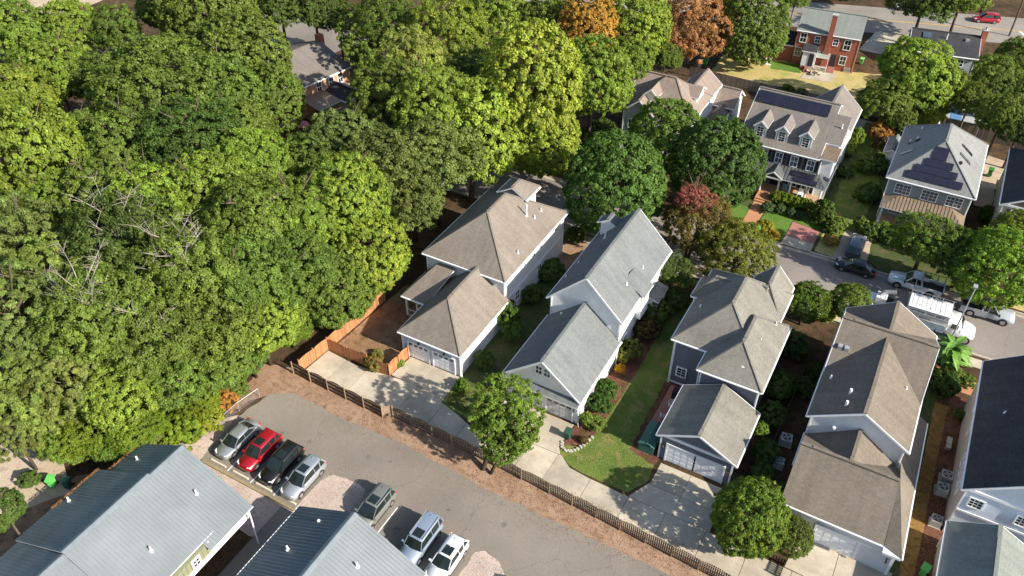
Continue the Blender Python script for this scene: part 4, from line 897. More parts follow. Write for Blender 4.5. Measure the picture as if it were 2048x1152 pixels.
def car(label, col, kind='suv', loc=(0, 0), heading=0, group='cars in the gravel-edged parking lot', L=4.65, W=1.84, Hh=1.68, sun=True, rails=False, metal=.25, name='parked_car', dark_rail=False, roofcol=None, cat='car'):
    p = paint(col, metal); hw = W / 2; f = L / 2
    root = thing(name, label, cat, (loc[0], loc[1], .018), heading, group)
    b = MB()
    if kind == 'sedan':
        bz, dz, hz = .93, 1.0, .90; x1, x2, x3, x4 = f * .50, f * .14, -f * .42, -f * .80
    else:
        bz, dz, hz = 1.06, 1.10, 1.00; x1, x2, x3, x4 = f * .46, f * .10, -f * .80, -f * .965
    if kind == 'boxy': bz, dz, hz = 1.12, 1.14, 1.08; x1, x2, x3, x4 = f * .40, f * .20, -f * .90, -f * .98
    zl = .22
    st = [(-f, .42, .62, .74, hw * .76), (-f * .985, .30, .70, dz * .86, hw * .88), (-f * .93, zl, .74, dz * .97, hw * .96), (-f * .7, zl, .76, dz, hw), (-f * .2, zl, .76, bz, hw), (f * .25, zl, .76, bz * .99, hw),
          (f * .50, zl, .74, hz, hw * .99), (f * .75, zl, .70, hz * .955, hw * .97), (f * .90, .25, .64, hz * .86, hw * .88), (f * .97, .30, .58, hz * .76, hw * .76), (f, .36, .52, hz * .62, hw * .62)]
    loft(b, st); b.build('body', p, root, smooth=True)
    # cabin: dark glass volume, painted roof and pillars
    wb, wt = hw * .90, hw * .72; zb = bz - .06; zr = Hh
    g = MB(); n = 0
    g.v = [(x4, -wb, zb), (x1, -wb, zb), (x1, wb, zb), (x4, wb, zb), (x3, -wt, zr - .05), (x2, -wt, zr - .05), (x2, wt, zr - .05), (x3, wt, zr - .05), (x1 + .13, 0, zb + .02), (x2 + .07, 0, zr - .03), (x4 - .08, 0, zb + .02), (x3 - .05, 0, zr - .03)]
    for q in ((0, 1, 5, 4), (2, 3, 7, 6), (1, 8, 9, 5), (8, 2, 6, 9), (3, 10, 11, 7), (10, 0, 4, 11), (4, 5, 9, 11), (11, 9, 6, 7)): g.f.append(q); g.m.append(0)
    cg = g.build('cabin_glass', 'glass_car', root)
    r = MB(); xs = [x3 - .10, x3 + .1, (x2 + x3) / 2, x2 - .12, x2 + .05]
    zz = [zr - .07, zr - .01, zr + .02, zr, zr - .04]; k = 7
    for x, z in zip(xs, zz):
        for y, dz_ in ((-1.04, -.09), (-.95, -.015), (-.5, .01), (0, .018), (.5, .01), (.95, -.015), (1.04, -.09)): r.v.append((x, y * wt, z + dz_))
    for i in range(len(xs) - 1):
        for j in range(k - 1): r.f.append((i * k + j, (i + 1) * k + j, (i + 1) * k + j + 1, i * k + j + 1)); r.m.append(0)
    me = r.mesh('roof_panel', roofcol or p, smooth=True, fixn=True); link_mesh('roof_panel', me, root)
    pl = MB(); xm = (x2 + x3) / 2 + .05
    for s_ in (-1, 1):
        pl.bar((x1 + .02, s_ * wb * .99, zb), (x2 + .02, s_ * wt * 1.0, zr - .06), .06, .06); pl.bar((x4, s_ * wb, zb), (x3 - .02, s_ * wt, zr - .06), .08, .13)
        pl.bar((xm, s_ * wb * .985, zb), (xm, s_ * wt * .99, zr - .06), .05, .04); pl.bar((x4 + .1, s_ * wb * 1.0, zb + .02), (x1 - .1, s_ * wb * 1.0, zb + .02), .07, .05)
        if kind != 'sedan': pl.bar((x3 + .40, s_ * wb, zb), (x3 + .30, s_ * wt, zr - .06), .08, .05)
    pl.build('pillar', p, root)
    if sun:
        q = MB(); q.box(x2 - .95, x2 - .12, -wt * .62, wt * .62, zr + .012, zr + .035); q.build('sunroof', 'glass_car', root)
    if rails:
        for s_ in (-1, 1): MB().bar((x3 + .05, s_ * wt * .94, zr + .05), (x2 - .12, s_ * wt * .94, zr + .05), .05, .05).build('roof_rail', 'dark_trim' if dark_rail else 'galv', root)
    for s_ in (-1, 1):
        for sx in (-.585, .60): wheel_parts(root, sx * f, s_ * (hw + .005), .34 if kind != 'sedan' else .32)
        MB().prism([(f * .86, s_ * hw * .52), (f * .955, s_ * hw * .52), (f * .90, s_ * hw * .86), (f * .78, s_ * hw * .90)][::s_], hz * .66, [hz * .845, hz * .80, hz * .83, hz * .90][::s_]).build('headlight', 'lamp_clear', root)
        MB().box(-f * .975, -f * .90, min(s_ * hw * .58, s_ * hw * .93), max(s_ * hw * .58, s_ * hw * .93), dz * .74, dz * .93).build('taillight', 'lamp_red', root)
        MB().box(x1 - .18, x1 - .02, min(s_ * hw * .96, s_ * (hw + .16)), max(s_ * hw * .96, s_ * (hw + .16)), bz - .03, bz + .12).build('wing_mirror', p, root)
        MB().box(-f * .5, f * .5, min(s_ * hw * .98, s_ * (hw + .008)), max(s_ * hw * .98, s_ * (hw + .008)), .26, .36).build('sill', 'dark_trim', root)
    MB().box(f * .93, f * .992, -hw * .5, hw * .5, .34, .62).build('grille', 'dark_trim', root)
    MB().box(-f * .995, -f * .95, -hw * .6, hw * .6, .30, .46).build('rear_bumper', 'dark_trim', root)
    MB().bar((x3 + .35, -.03, zr + .03), (x3 + .22, -.03, zr + .10), .05, .05).build('antenna_fin', p, root)
    return root
D = R(-90)
car('silver sedan parked leftmost of the four cars at the timber kerb', (.42, .44, .45), 'sedan', (-46.85, 31.0), D, sun=False, L=4.75, W=1.78, Hh=1.45, metal=.6)
car('red SUV parked between the silver sedan and the black SUV', (.36, .008, .02), 'suv', (-44.05, 30.9), D, L=4.55)
car('black SUV with chrome window line parked between red and silver SUVs', (.018, .018, .017), 'suv', (-41.3, 30.75), D, rails=True, dark_rail=True, metal=.5)
car('silver SUV with black sunroof, rightmost of the four at the timber kerb', (.46, .49, .51), 'suv', (-38.5, 30.5), D, metal=.6)
car('grey-green SUV half under the edge of the steel blue roof', (.20, .205, .185), 'suv', (-31.05, 30.9), D, rails=True, dark_rail=True, L=4.9, W=1.9)
car('pale blue-silver boxy SUV with ribbed roof beside the white car', (.36, .43, .52), 'boxy', (-25.75, 30.2), D, rails=True, L=4.9, W=1.9, Hh=1.82, metal=.5)
car('white hatchback with large black sunroof nearest the gravel bed', (.78, .79, .79), 'suv', (-22.85, 29.9), D, L=4.45, W=1.86, Hh=1.55)
car('dark car cut off by the bottom edge right of the gravel bed', (.02, .02, .022), 'suv', (-15.6, 28.9), D, sun=False)
car('black sedan parked at the far kerb in front of the white pickup', (.022, .02, .02), 'sedan', (-1.55, 86.05), math.pi, 'vehicles parked along the street', sun=False, L=4.7, Hh=1.44, metal=.4)
car('dark grey hatchback nosed into the shaded drive above the black sedan', (.10, .13, .15), 'suv', (-2.35, 90.4), R(90), 'vehicles parked along the street', sun=False, rails=True, L=4.6)
car('red SUV driving on the main road at the top right corner', (.40, .01, .025), 'suv', (4.3, 175.2), R(197), None, L=4.7, sun=False)
car('white car partly hidden by trees behind the sage green house', (.70, .72, .74), 'suv', at(2010, 190), R(20), 'vehicles half hidden behind the trees', sun=False)
car('white van glimpsed through the trees beside the blue tarp', (.76, .76, .76), 'boxy', at(1925, 212), R(75), 'vehicles half hidden behind the trees', sun=False, Hh=2.0, L=5.2, W=2.0, name='parked_van', cat='van')
car('dark car in the tree shade on the main road near the brick house', (.02, .022, .025), 'suv', (-9.5, 174.2), R(197), None, sun=False)

def pickup(label, col, loc, heading, rack, L=6.0, W=2.0, H_=1.95):
    p = paint(col, .15); hw = W / 2; f = L / 2; root = thing('pickup_truck', label, 'pickup truck', (loc[0], loc[1], .018), heading, 'vehicles parked along the street')
    b = MB(); zl = .38
    loft(b, [(f * .02, zl, .9, 1.22, hw), (f * .30, zl, .9, 1.22, hw), (f * .55, zl, .88, 1.18, hw * .99), (f * .80, zl, .86, 1.12, hw * .97), (f * .94, .42, .82, 1.02, hw * .90), (f, .48, .7, .86, hw * .74)])
    b.build('body', p, root, smooth=True)
    bed = MB(); bed.box(-f * .98, f * .02, -hw, hw, zl, .72); bed.box(-f * .98, f * .02, -hw, -hw + .09, .72, 1.2); bed.box(-f * .98, f * .02, hw - .09, hw, .72, 1.2); bed.box(-f * .99, -f * .95, -hw, hw, .5, 1.2); bed.build('truck_bed', p, root)
    MB().box(-f * .95, 0, -hw + .1, hw - .1, .725, .76).build('bed_liner', 'dark_trim', root)
    x1, x2, x3, x4 = f * .42, f * .18, -f * .14, -f * .2; wb, wt = hw * .92, hw * .76; zb, zr = 1.15, H_
    g = MB(); g.v = [(x4, -wb, zb), (x1, -wb, zb), (x1, wb, zb), (x4, wb, zb), (x3, -wt, zr - .05), (x2, -wt, zr - .05), (x2, wt, zr - .05), (x3, wt, zr - .05)]
    for q in ((0, 1, 5, 4), (2, 3, 7, 6), (1, 2, 6, 5), (3, 0, 4, 7), (4, 5, 6, 7)): g.f.append(q); g.m.append(0)
    g.build('cabin_glass', 'glass_car', root); MB().box(-f * .2, f * .02, -hw * .98, hw * .98, .72, 1.22).build('cab_back', p, root)
    MB().prism([(x3 - .06, -wt), (x2 + .06, -wt), (x2 + .06, wt), (x3 - .06, wt)], zr - .06, zr + .01).build('roof_panel', p, root)
    pl = MB()
    for s_ in (-1, 1):
        pl.bar((x1, s_ * wb, zb), (x2, s_ * wt, zr - .04), .08, .1); pl.bar((x4, s_ * wb, zb), (x3, s_ * wt, zr - .04), .12, .14); pl.bar(((x2 + x3) / 2, s_ * wb, zb), ((x2 + x3) / 2, s_ * wt * 1.01, zr - .04), .12, .05)
        for sx in (-.56, .62): wheel_parts(root, sx * f, s_ * (hw + .02), .42, .26)
        MB().box(f * .88, f * .965, min(s_ * hw * .55, s_ * hw * .86), max(s_ * hw * .55, s_ * hw * .86), .78, .95).build('headlight', 'lamp_clear', root)
        MB().box(-f * 1.0, -f * .95, min(s_ * hw * .84, s_ * hw * 1.0), max(s_ * hw * .84, s_ * hw), .8, 1.12).build('taillight', 'lamp_red', root)
        MB().box(x1 - .12, x1 + .06, min(s_ * hw, s_ * (hw + .24)), max(s_ * hw, s_ * (hw + .24)), 1.18, 1.42).build('wing_mirror', 'dark_trim', root)
    pl.build('pillar', p, root)
    MB().box(f * .95, f * 1.01, -hw * .6, hw * .6, .5, .82).build('grille', 'dark_trim', root)
    rk = MB()
    for x in rack:
        for s_ in (-1, 1): rk.bar((x, s_ * (hw - .06), 1.15), (x, s_ * (hw - .06), 2.0), .05, .05)
        rk.bar((x, -hw + .06, 2.0), (x, hw - .06, 2.0), .05, .05)
    for s_ in (-1, 1):
        if rack: rk.bar((min(rack), s_ * (hw - .06), 2.0), (max(rack), s_ * (hw - .06), 2.0), .05, .05)
    if rack: rk.build('ladder_rack', 'dark_metal', root)
    return root
pickup('white pickup with ladder rack parked at the far kerb behind the black sedan', (.74, .76, .80), (5.15, 86.05), math.pi, [-2.8, -2.0, -1.2, -.5])
pickup('silver pickup with black rack parked under the yellow-green tree at right', (.40, .43, .46), (12.75, 84.95), 0, [-2.8, -1.9, -1.0, -.2, .7], L=5.6)
# box truck with rack on the roof
root = thing('box_truck', 'white box truck with lettered side and pipe rack on its roof', 'truck', (8.3, 79.85, .018), 0)
MB().box(-3.45, .75, -1.25, 1.3, 1.0, 3.0).build('cargo_box', 'trim_white', root)
MB().box(-3.45, .75, -1.30, -1.255, 2.2, 2.42).box(-3.45, .75, -1.30, -1.255, 1.62, 1.72).box(-3.45, .75, -1.30, -1.255, 2.9, 3.0).build('side_rail', 'galv', root)
MB().box(-2.2, -.2, -1.29, -1.255, .75, 1.5).box(-.1, .7, -1.29, -1.255, .75, 1.5).build('tool_locker', 'truck_blue', root)
MB().box(-3.45, 3.4, -.5, .5, .55, .95).build('chassis', 'dark_metal', root)
b = MB(); loft(b, [(.8, .6, 1.2, 2.35, 1.08), (1.0, .55, 1.2, 2.5, 1.1), (1.9, .55, 1.2, 2.45, 1.1), (2.25, .55, 1.15, 1.75, 1.08), (3.2, .6, 1.05, 1.55, .95), (3.6, .65, 1.0, 1.3, .8)]); b.build('cab', paint((.74, .76, .80), .1), root, smooth=True)
MB().prism([(2.0, -.9), (2.32, -.9), (2.32, .9), (2.0, .9)], 1.72, [2.4, 1.8, 1.8, 2.4]).build('windscreen', 'glass_car', root)
for s_ in (-1, 1):
    MB().box(1.15, 1.85, min(s_ * 1.06, s_ * 1.13), max(s_ * 1.06, s_ * 1.13), 1.65, 2.2).build('side_window', 'glass_car', root)
    for x in (-2.2, 2.9): wheel_parts(root, x, s_ * 1.1, .48, .3, False)
    MB().box(2.0, 2.15, min(s_ * 1.15, s_ * 1.4), max(s_ * 1.15, s_ * 1.4), 1.5, 1.95).build('wing_mirror', 'trim_white', root)
rk = MB()
for y in (-1.1, -.6, .2, 1.15):
    rk.bar((-3.7, y, 3.42), (.9, y, 3.42), .03, .03)
for i in range(10): rk.bar((-3.5 + i * .47, -1.1, 3.38), (-3.5 + i * .47, 1.15, 3.38), .025, .025)
for i in range(5):
    for y in (-1.1, 1.15): rk.bar((-3.5 + i * 1.05, y, 3.0), (-3.5 + i * 1.05, y, 3.42), .05, .05)
rk.build('pipe_rack', 'galv', root)
def text_on(root, txt, size, loc, mat='letter', name='lettering', rot=(R(90), 0, 0), ex=.01):
    cu = bpy.data.curves.new(name, 'FONT'); cu.body = txt; cu.size = size; cu.extrude = ex; cu.resolution_u = 2; cu.offset = .006
    o = bpy.data.objects.new(name, cu); C.objects.link(o); o.location = loc; o.rotation_euler = rot; cu.materials.append(MATS[mat]); o.parent = root
    dg = bpy.context.evaluated_depsgraph_get(); me = bpy.data.meshes.new_from_object(o.evaluated_get(dg)); me.materials.clear(); me.materials.append(MATS[mat])
    bpy.data.objects.remove(o); return link_mesh(name, me, root, loc, rot)
text_on(root, 'NATIONS  TREE  SERVICE', .34, (-3.2, -1.31, 2.52)); text_on(root, '919  608 0172', .30, (-2.7, -1.31, 1.86))
# towed wood chipper
root = thing('wood_chipper', 'white towed wood chipper with folded infeed behind the box truck', 'machine', (2.2, 80.7, .018), 0)
MB().prism([(-1.9, -.75), (-.6, -.5), (-.6, .5), (-1.9, .75)], .7, [1.0, 1.4, 1.4, 1.0]).build('infeed_tray', 'trim_white', root)
MB().box(-.6, .5, -.6, .6, .7, 1.7).build('drum_housing', 'trim_white', root); MB().box(.5, 1.2, -.5, .5, .7, 1.35).build('engine', 'dark_metal', root)
MB().bar((-.2, 0, 1.7), (.1, .1, 2.2), .35, .35).bar((.1, .1, 2.2), (1.2, .2, 2.5), .3, .3).build('discharge_chute', 'galv', root)
MB().bar((1.2, 0, .6), (2.7, .0, .6), .12, .12).build('drawbar', 'dark_metal', root); MB().bar((-1.9, -1.2, .5), (-.7, -1.3, 1.1), .12, .3).bar((-1.9, 1.2, .5), (-1.2, .4, 1.2), .1, .25).build('side_bar', 'trim_white', root)
for s_ in (-1, 1): wheel_parts(root, .1, s_ * .85, .38, .25, False)

# ------------------------------------------------------------------ street furniture
root = thing('street_lamp', 'tall thin pale street lamp leaning over the box truck', 'street lamp', (9.7, 76.6, 0))
MB().tube([(0, 0, 0), (0, 0, 4.2), (.0, .05, 7.0), (.1, .5, 8.6)], [.10, .08, .06, .05], 8).build('pole', 'galv', root); MB().box(-.15, .25, .35, .95, 8.5, 8.68).build('lamp_head', 'galv', root)
root = thing('utility_pole', 'dark wooden utility pole with crossarm at the top right corner', 'pole', (at(2018, 72) + (0,)))
MB().tube([(0, 0, 0), (0, 0, 11)], [.17, .12], 8).build('pole', 'bark', root); MB().bar((-1.1, 0, 10.2), (1.1, 0, 10.2), .12, .12).build('crossarm', 'bark', root)
px, py = at(2018, 72); o_ = MB().tube([(px - .9, py, 10.3), (px - 20, py - 4.5, 9.6), (px - 48, py - 12, 10.2)], .03, 5).build('overhead_wire', 'galv', kind=None); tag(o_, 'thin overhead wire crossing the treetops from the utility pole', 'wire')
a = at(1319, 27, 9); c = at(1357, 36, 8.5); o_ = MB().tube([(a[0] - 14, a[1] + 2, 9.3), (a[0], a[1], 9), (c[0], c[1], 8.8), (c[0] + 8, c[1] + 2, 9)], .04, 5).build('overhead_wire', 'galv'); tag(o_, 'short stretch of overhead wire beside the rust-orange tree', 'wire')

# ------------------------------------------------------------------ fences
def fence(name, label, pts, bay, hgt, wood, postm, arch=.0, pk=.15, side=-1, maxp=300, rails=(.35, 1.0, 1.5), gap=.02, cat='fence', sunk=0, railm=None):
    root = thing(name, label, cat, (pts[0][0], pts[0][1], 0)); ox, oy = pts[0]
    ph = MB().box(-pk / 2 + gap / 2, pk / 2 - gap / 2, -.011, .011, 0.02, 1.0).mesh('picket', wood); pm = MB().box(-.05, .05, -.05, .05, 0, hgt + .02).mesh('fence_post', postm)
    cnt = 0; rest = MB(); rr = random.Random(len(pts) + 3)
    for i in range(len(pts) - 1):
        a = Vector(pts[i]); c = Vector(pts[i + 1]); L = (c - a).length; nb = max(1, round(L / bay)); d = (c - a) / L; n = Vector((-d.y, d.x)) * side; ang = math.atan2(d.y, d.x)
        for j in range(nb):
            p0 = a + d * (L * j / nb); p1 = a + d * (L * (j + 1) / nb); q = p0 + n * .07
            link_mesh('fence_post', pm, root, (q.x - ox, q.y - oy, 0), (0, 0, ang))
            for z in rails:
                r0 = p0 + n * .03; r1 = p1 + n * .03; MB().bar((r0.x - ox, r0.y - oy, z), (r1.x - ox, r1.y - oy, z), .04, .09).build('rail', railm or postm, root)
            bl = L / nb; m = int(bl / pk)
            for k in range(m):
                t = (k + .5) / m; pp = p0 + (p1 - p0) * t; hh = hgt - arch + arch * math.sin(math.pi * t) + rr.uniform(-.015, .015)
                if cnt < maxp: link_mesh('picket', ph, root, (pp.x - ox, pp.y - oy, 0), (0, 0, ang), (1, 1, hh)); cnt += 1
                else: rest.bar((pp.x - ox, pp.y - oy, .02), (pp.x - ox, pp.y - oy, hh), pk - gap, .022, up=(d.x, d.y, 0))
        if i == len(pts) - 2: q = c + n * .07; link_mesh('fence_post', pm, root, (q.x - ox, q.y - oy, 0), (0, 0, ang))
    if rest.v: rest.build('picket', wood, root, kind='stuff')
    return root
fence('picket_fence', 'weathered brown scalloped fence between parking lot and concrete alley', [(-48.4, 40.6), (-36.9, 40.25)], 2.28, 1.7, 'fence_brown', 'post_wood', .28, .17, rails=(.4, .95, 1.45))
fence('picket_fence', 'brown scalloped fence running under the driveway tree to the bottom edge', [(-36.0, 40.75), (-24.5, 40.5), (-18.7, 40.25), (-11.7, 39.85), (-4.6, 39.5), (8, 38.9)], 2.35, 1.6, 'fence_brown', 'post_wood', .22, .17, gap=.045, rails=(.35, .9, 1.35))
g = thing('gate', 'small brown garden gate standing ajar in the middle of the fence', 'gate', (-36.85, 40.2, 0), R(38))
MB().box(0, 1.0, -.02, .02, .1, 1.55).build('gate_panel', 'post_wood', g)
for z in (.3, .9, 1.4): MB().box(0, 1.0, -.05, -.022, z - .045, z + .045).build('rail', 'post_wood', g)
for x in (-.06, 1.0): MB().box(x, x + .08, -.06, .04, 0, 1.65).build('gate_post', 'post_wood', g)
fence('wood_fence', 'orange cedar fence along the forest side of the dirt yard', [(-47.9, 41.1), (-47.5, 45.1), (-47.2, 49.6), (-46.9, 54.5)], 2.2, 1.75, 'fence_orange', 'fence_orange', .12, .14, gap=.006, rails=(.3, 1.5), side=1)
fence('wood_fence', 'orange cedar fence between dirt yard and concrete alley', [(-47.5, 45.05), (-39.75, 45.0)], 2.5, 1.75, 'fence_orange', 'fence_orange', .18, .14, gap=.006, rails=(.3, 1.5), side=1)
fence('wood_fence', 'short orange cedar fence joining the corner of the tan-roofed garage', [(-39.6, 45.05), (-39.4, 48.2)], 1.6, 1.75, 'fence_orange', 'fence_orange', .25, .14, gap=.006, rails=(.3, 1.5), side=-1)
fence('wood_fence', 'long grey wooden fence behind the dormer house and the dry lawn', [(-36.5, 125.8), (-24.3, 125.5), (-9.3, 126.3), (.6, 127.3), (13, 126.8), (22, 126)], 2.4, 1.85, 'fence_grey', 'fence_grey', 0, .30, gap=.01, rails=(.3, 1.5), side=1)
fence('low_fence', 'low dark wooden fence around the bed under the round tree', [(-1.5, 43.5), (1.5, 43.4), (1.45, 42.0)], 1.5, .8, 'fence_brown', 'fence_brown', 0, .2, gap=.06, rails=(.3, .7))
fence('dark_fence', 'narrow dark fence running between the blue house and the long brown house', [(-2.9, 51.0), (-2.6, 66)], 2.4, 1.3, 'fence_brown', 'fence_brown', 0, .25, gap=.01, rails=(.3, 1.1))
root = thing('chain_link_fence', 'low chain-link fence with pale top rail beside the parking lot corner', 'fence', (-50.3, 30, 0))
MB().tube([(-.9, -2.2, 1.2), (.55, 1.0, 1.2), (.65, 4, 1.2), (1.1, 6.4, 1.2)], .024, 6).build('top_rail', 'galv', root)
for x, y in ((-.9, -2.2), (.55, 1.0), (.65, 4.0), (1.1, 6.4)): MB().tube([(x, y, 0), (x, y, 1.25)], .035, 6).build('fence_post', 'galv', root)
b = MB()
PTS = [(-.9, -2.2), (.55, 1.0), (.65, 4.0), (1.1, 6.4)]
for i in range(3):
    a, c = PTS[i], PTS[i + 1]; L = math.dist(a, c); n = int(L / .12)
    for j in range(n):
        for s_ in (-1, 1):
            t0 = j / n; t1 = min(1, max(0, t0 + s_ * 1.15 / L))
            b.bar((a[0] + (c[0] - a[0]) * t0, a[1] + (c[1] - a[1]) * t0, .03), (a[0] + (c[0] - a[0]) * t1, a[1] + (c[1] - a[1]) * t1, .03 + 1.15 * abs(t1 - t0) * L / 1.15), .006, .006)
b.build('mesh_wire', 'galv', root, kind='stuff')

# ------------------------------------------------------------------ yard things
def bin_(label, loc, mat, h_=1.05, rz=0, group=None):
    r = thing('wheelie_bin', label, 'bin', (loc[0], loc[1], .02), rz, group)
    MB().prism([(-.24, -.28), (.24, -.28), (.24, .28), (-.24, .28)], .1, h_ - .1).build('bin_body', mat, r)
    b = MB(); b.prism([(-.33, -.38), (.33, -.38), (.33, .40), (-.33, .40)], h_ - .1, [h_ - .02, h_ - .02, h_ + .07, h_ + .07]); b.build('lid', mat, r)
    for s_ in (-1, 1): MB().tube([(s_ * .27, .32, .12), (s_ * .33, .32, .12)], .12, 10).build('wheel', 'rubber', r)
    return r
bin_('dark green bin beside the white garage corner on the concrete', (-20.05, 46.7), 'bin_dark', 1.0)
bin_('bright lime bin on the mulch path at the bottom right', (11.55, 48.0), 'bin_lime', 1.1, R(-15))
bin_('lime green bin at the kerb beside the brick walkway', (-13.75, 87.6), 'bin_lime', 1.1)
bin_('open green bin under the forest edge beside the long metal roof', (-57.9, 19.2), 'bin_lime', 1.1, R(30)); bin_('dark green bin tucked next to the open green bin', (-56.6, 19.8), 'bin_dark', 1.0, R(20))
bin_('green bin between the sage house and the dark-roofed house', (10.3, 116.5), 'bin_green', 1.2)
bin_('dark green bin behind the pinkish roofs by the grey fence', at(1410, 133), 'bin_green', 1.3); bin_('grey bin next to the green one by the grey fence', at(1398, 136), 'trim_grey', 1.3)
bin_('lime green bin standing beside the right corner of the red brick house', at(1722, 128), 'bin_lime', 1.0)
def ac(label, x, y, s=.85, rz=0):
    r = thing('air_conditioner', label, 'air conditioner', (x, y, .02), rz, 'air conditioning units beside the houses')
    MB().box(-s / 2, s / 2, -s / 2, s / 2, .08, .8).build('case', 'ac_case', r); MB().box(-s * .6, s * .6, -s * .6, s * .6, 0, .08).build('pad', 'kerb_concrete', r)
    b = MB(); b.tube([(0, 0, .80), (0, 0, .815)], s * .40, 20); b.build('fan_opening', 'dark_trim', r)
    b = MB()
    for k in range(4):
        a = k * math.pi / 2 + .4; b.bar((0, 0, .825), (s * .34 * math.cos(a), s * .34 * math.sin(a), .825), .13, .01)
    b.build('fan_blade', 'trim_grey', r); b = MB()
    for k in range(8): a = k * math.pi / 4; b.bar((0, 0, .84), (s * .4 * math.cos(a), s * .4 * math.sin(a), .84), .012, .012)
    b.build('fan_guard', 'ac_case', r)
ac('air conditioner farthest from the lime bin beside the beige wall', 11.9, 59.0, .95); ac('air conditioner second from the back beside the beige wall', 11.75, 57.4, .95, .1)
ac('air conditioner alone beside the beige wall, nearest the lime bin', 11.75, 53.6, .85); ac('air conditioner at the white gable corner of the long brown house', -1.85, 56.2, 1.0, .1)
ac('air conditioner near the garage of the long brown house', -1.7, 53.2, .8); ac('air conditioner at the right corner of the red brick house', *at(1693, 143), 1.0)
r = thing('bench', 'small pale stone bench on the mulch beside the beige wall', 'bench', (11.6, 63.3, 0)); MB().box(-.22, .22, -.75, .75, .4, .5).build('seat', 'stone', r); MB().box(-.2, .2, -.6, -.4, 0, .4).build('leg', 'stone', r); MB().box(-.2, .2, .4, .6, 0, .4).build('leg', 'stone', r)
def chair(label, x, y, rz):
    r = thing('patio_chair', label, 'chair', (x, y, .03), rz, 'white chairs on the red patio')
    MB().box(-.28, .28, -.28, .28, .38, .43).build('seat', 'chair_white', r); b = MB()
    for i in range(5): b.box(-.26 + i * .11, -.18 + i * .11, .26, .30, .43, 1.0)
    b.build('backrest', 'chair_white', r)
    for sx in (-1, 1):
        MB().box(sx * .34 - .05, sx * .34 + .05, -.3, .3, .6, .64).build('armrest', 'chair_white', r)
        for sy_ in (-1, 1): MB().box(sx * .3 - .03, sx * .3 + .03, sy_ * .26 - .03, sy_ * .26 + .03, 0, .6).build('leg', 'chair_white', r)
chair('white patio chair nearest the covered grill', -12.75, 55.0, R(30)); chair('white patio chair in the middle of the red patio', -12.95, 53.3, R(200)); chair('white patio chair nearest the green covered shed', -12.9, 51.8, R(120))
r = thing('covered_grill', 'black covered barbecue grill on the red patio by the blue wall', 'grill', (-12.7, 56.6, .03)); MB().prism([(-.6, -.35), (.6, -.35), (.6, .35), (-.6, .35)], 0, .85).prism([(-.5, -.3), (.5, -.3), (.5, .3), (-.5, .3)], .85, 1.1).build('grill_cover', 'dark_trim', r)
r = thing('garden_shed', 'low green storage box with pitched lid beside the blue garage', 'storage box', (-12.95, 50.15, 0))
MB().box(-.75, .75, -1.5, 1.5, 0, 1.0).build('box_body', 'cover_green', r); b = MB(); b.prism([(-.8, -1.55), (0, -1.55), (0, 1.55), (-.8, 1.55)], [.98, 1.2, 1.2, .98], [1.05, 1.3, 1.3, 1.05]); b.prism([(0, -1.55), (.8, -1.55), (.8, 1.55), (0, 1.55)], [1.2, .98, .98, 1.2], [1.3, 1.05, 1.05, 1.3]); b.build('lid', 'cover_green', r)
# stone edging of the round bed
r = thing('stone_edging', 'curved pale stone edging around the garden bed by the white garage', 'edging', (-19, 46, 0)); rr = random.Random(9)
pts = [(-20.2, 45.9), (-20.0, 45.4), (-19.5, 45.2), (-19.0, 45.4), (-18.6, 45.9), (-18.3, 46.6), (-18.1, 47.4), (-17.9, 48.3)]
for i in range(len(pts) - 1):
    for t in (0, .5):
        x = pts[i][0] + (pts[i + 1][0] - pts[i][0]) * t + 19; y = pts[i][1] + (pts[i + 1][1] - pts[i][1]) * t - 46; q = MB(); k = 6
        q.prism([(x + (.17 + rr.uniform(-.04, .04)) * math.cos(a * 6.283 / k), y + (.13 + rr.uniform(-.03, .03)) * math.sin(a * 6.283 / k)) for a in range(k)], 0, .16 + rr.uniform(-.03, .04)); q.build('stone', 'stone', r)
r = thing('planter', 'terracotta urn with a white stand in the shrubs under the banana plant', 'planter', (9.3, 72.3, 0)); MB().tube([(0, 0, 0), (0, 0, .5), (0, 0, .9), (0, 0, 1.1)], [.2, .42, .4, .3], 12).build('urn', 'terracotta', r); MB().box(.3, .6, -1.2, -.9, 0, .7).build('stand', 'trim_white', r)
r = thing('bird_bath', 'small pale bird bath on the side lawn right of the dormer house', 'bird bath', at(1695, 305) + (0,)); MB().tube([(0, 0, 0), (0, 0, .7), (0, 0, .85)], [.15, .12, .42], 12).build('basin', 'stone', r)
r = thing('garden_table', 'slatted dark garden table against the right side of the porch', 'table', at(1684, 352) + (0,)); MB().box(-.9, .9, -.7, .7, .65, .72).build('table_top', 'trim_grey', r)
for sx in (-1, 1):
    for sy_ in (-1, 1): MB().box(sx * .75 - .04, sx * .75 + .04, sy_ * .55 - .04, sy_ * .55 + .04, 0, .65).build('leg', 'trim_grey', r)
q = at(1596, 398, .6); r = thing('porch_rocker', 'white rocking chair on the porch of the dormer house', 'chair', (q[0], 97.9, .56)); MB().box(-.3, .3, -.3, .3, .4, .46).build('seat', 'trim_white', r); MB().box(-.3, .3, .26, .32, .46, 1.1).build('backrest', 'trim_white', r); MB().box(-.33, -.27, -.4, .4, 0, .4).box(.27, .33, -.4, .4, 0, .4).build('rocker', 'trim_white', r)
r = thing('porch_chair', 'pale blue chair on the porch behind the hedge', 'chair', (-13.3, 98.1, .56)); MB().box(-.28, .28, -.28, .28, .38, .45).build('seat', 'truck_blue', r); MB().box(-.28, .28, .24, .3, .45, 1.0).build('backrest', 'truck_blue', r)
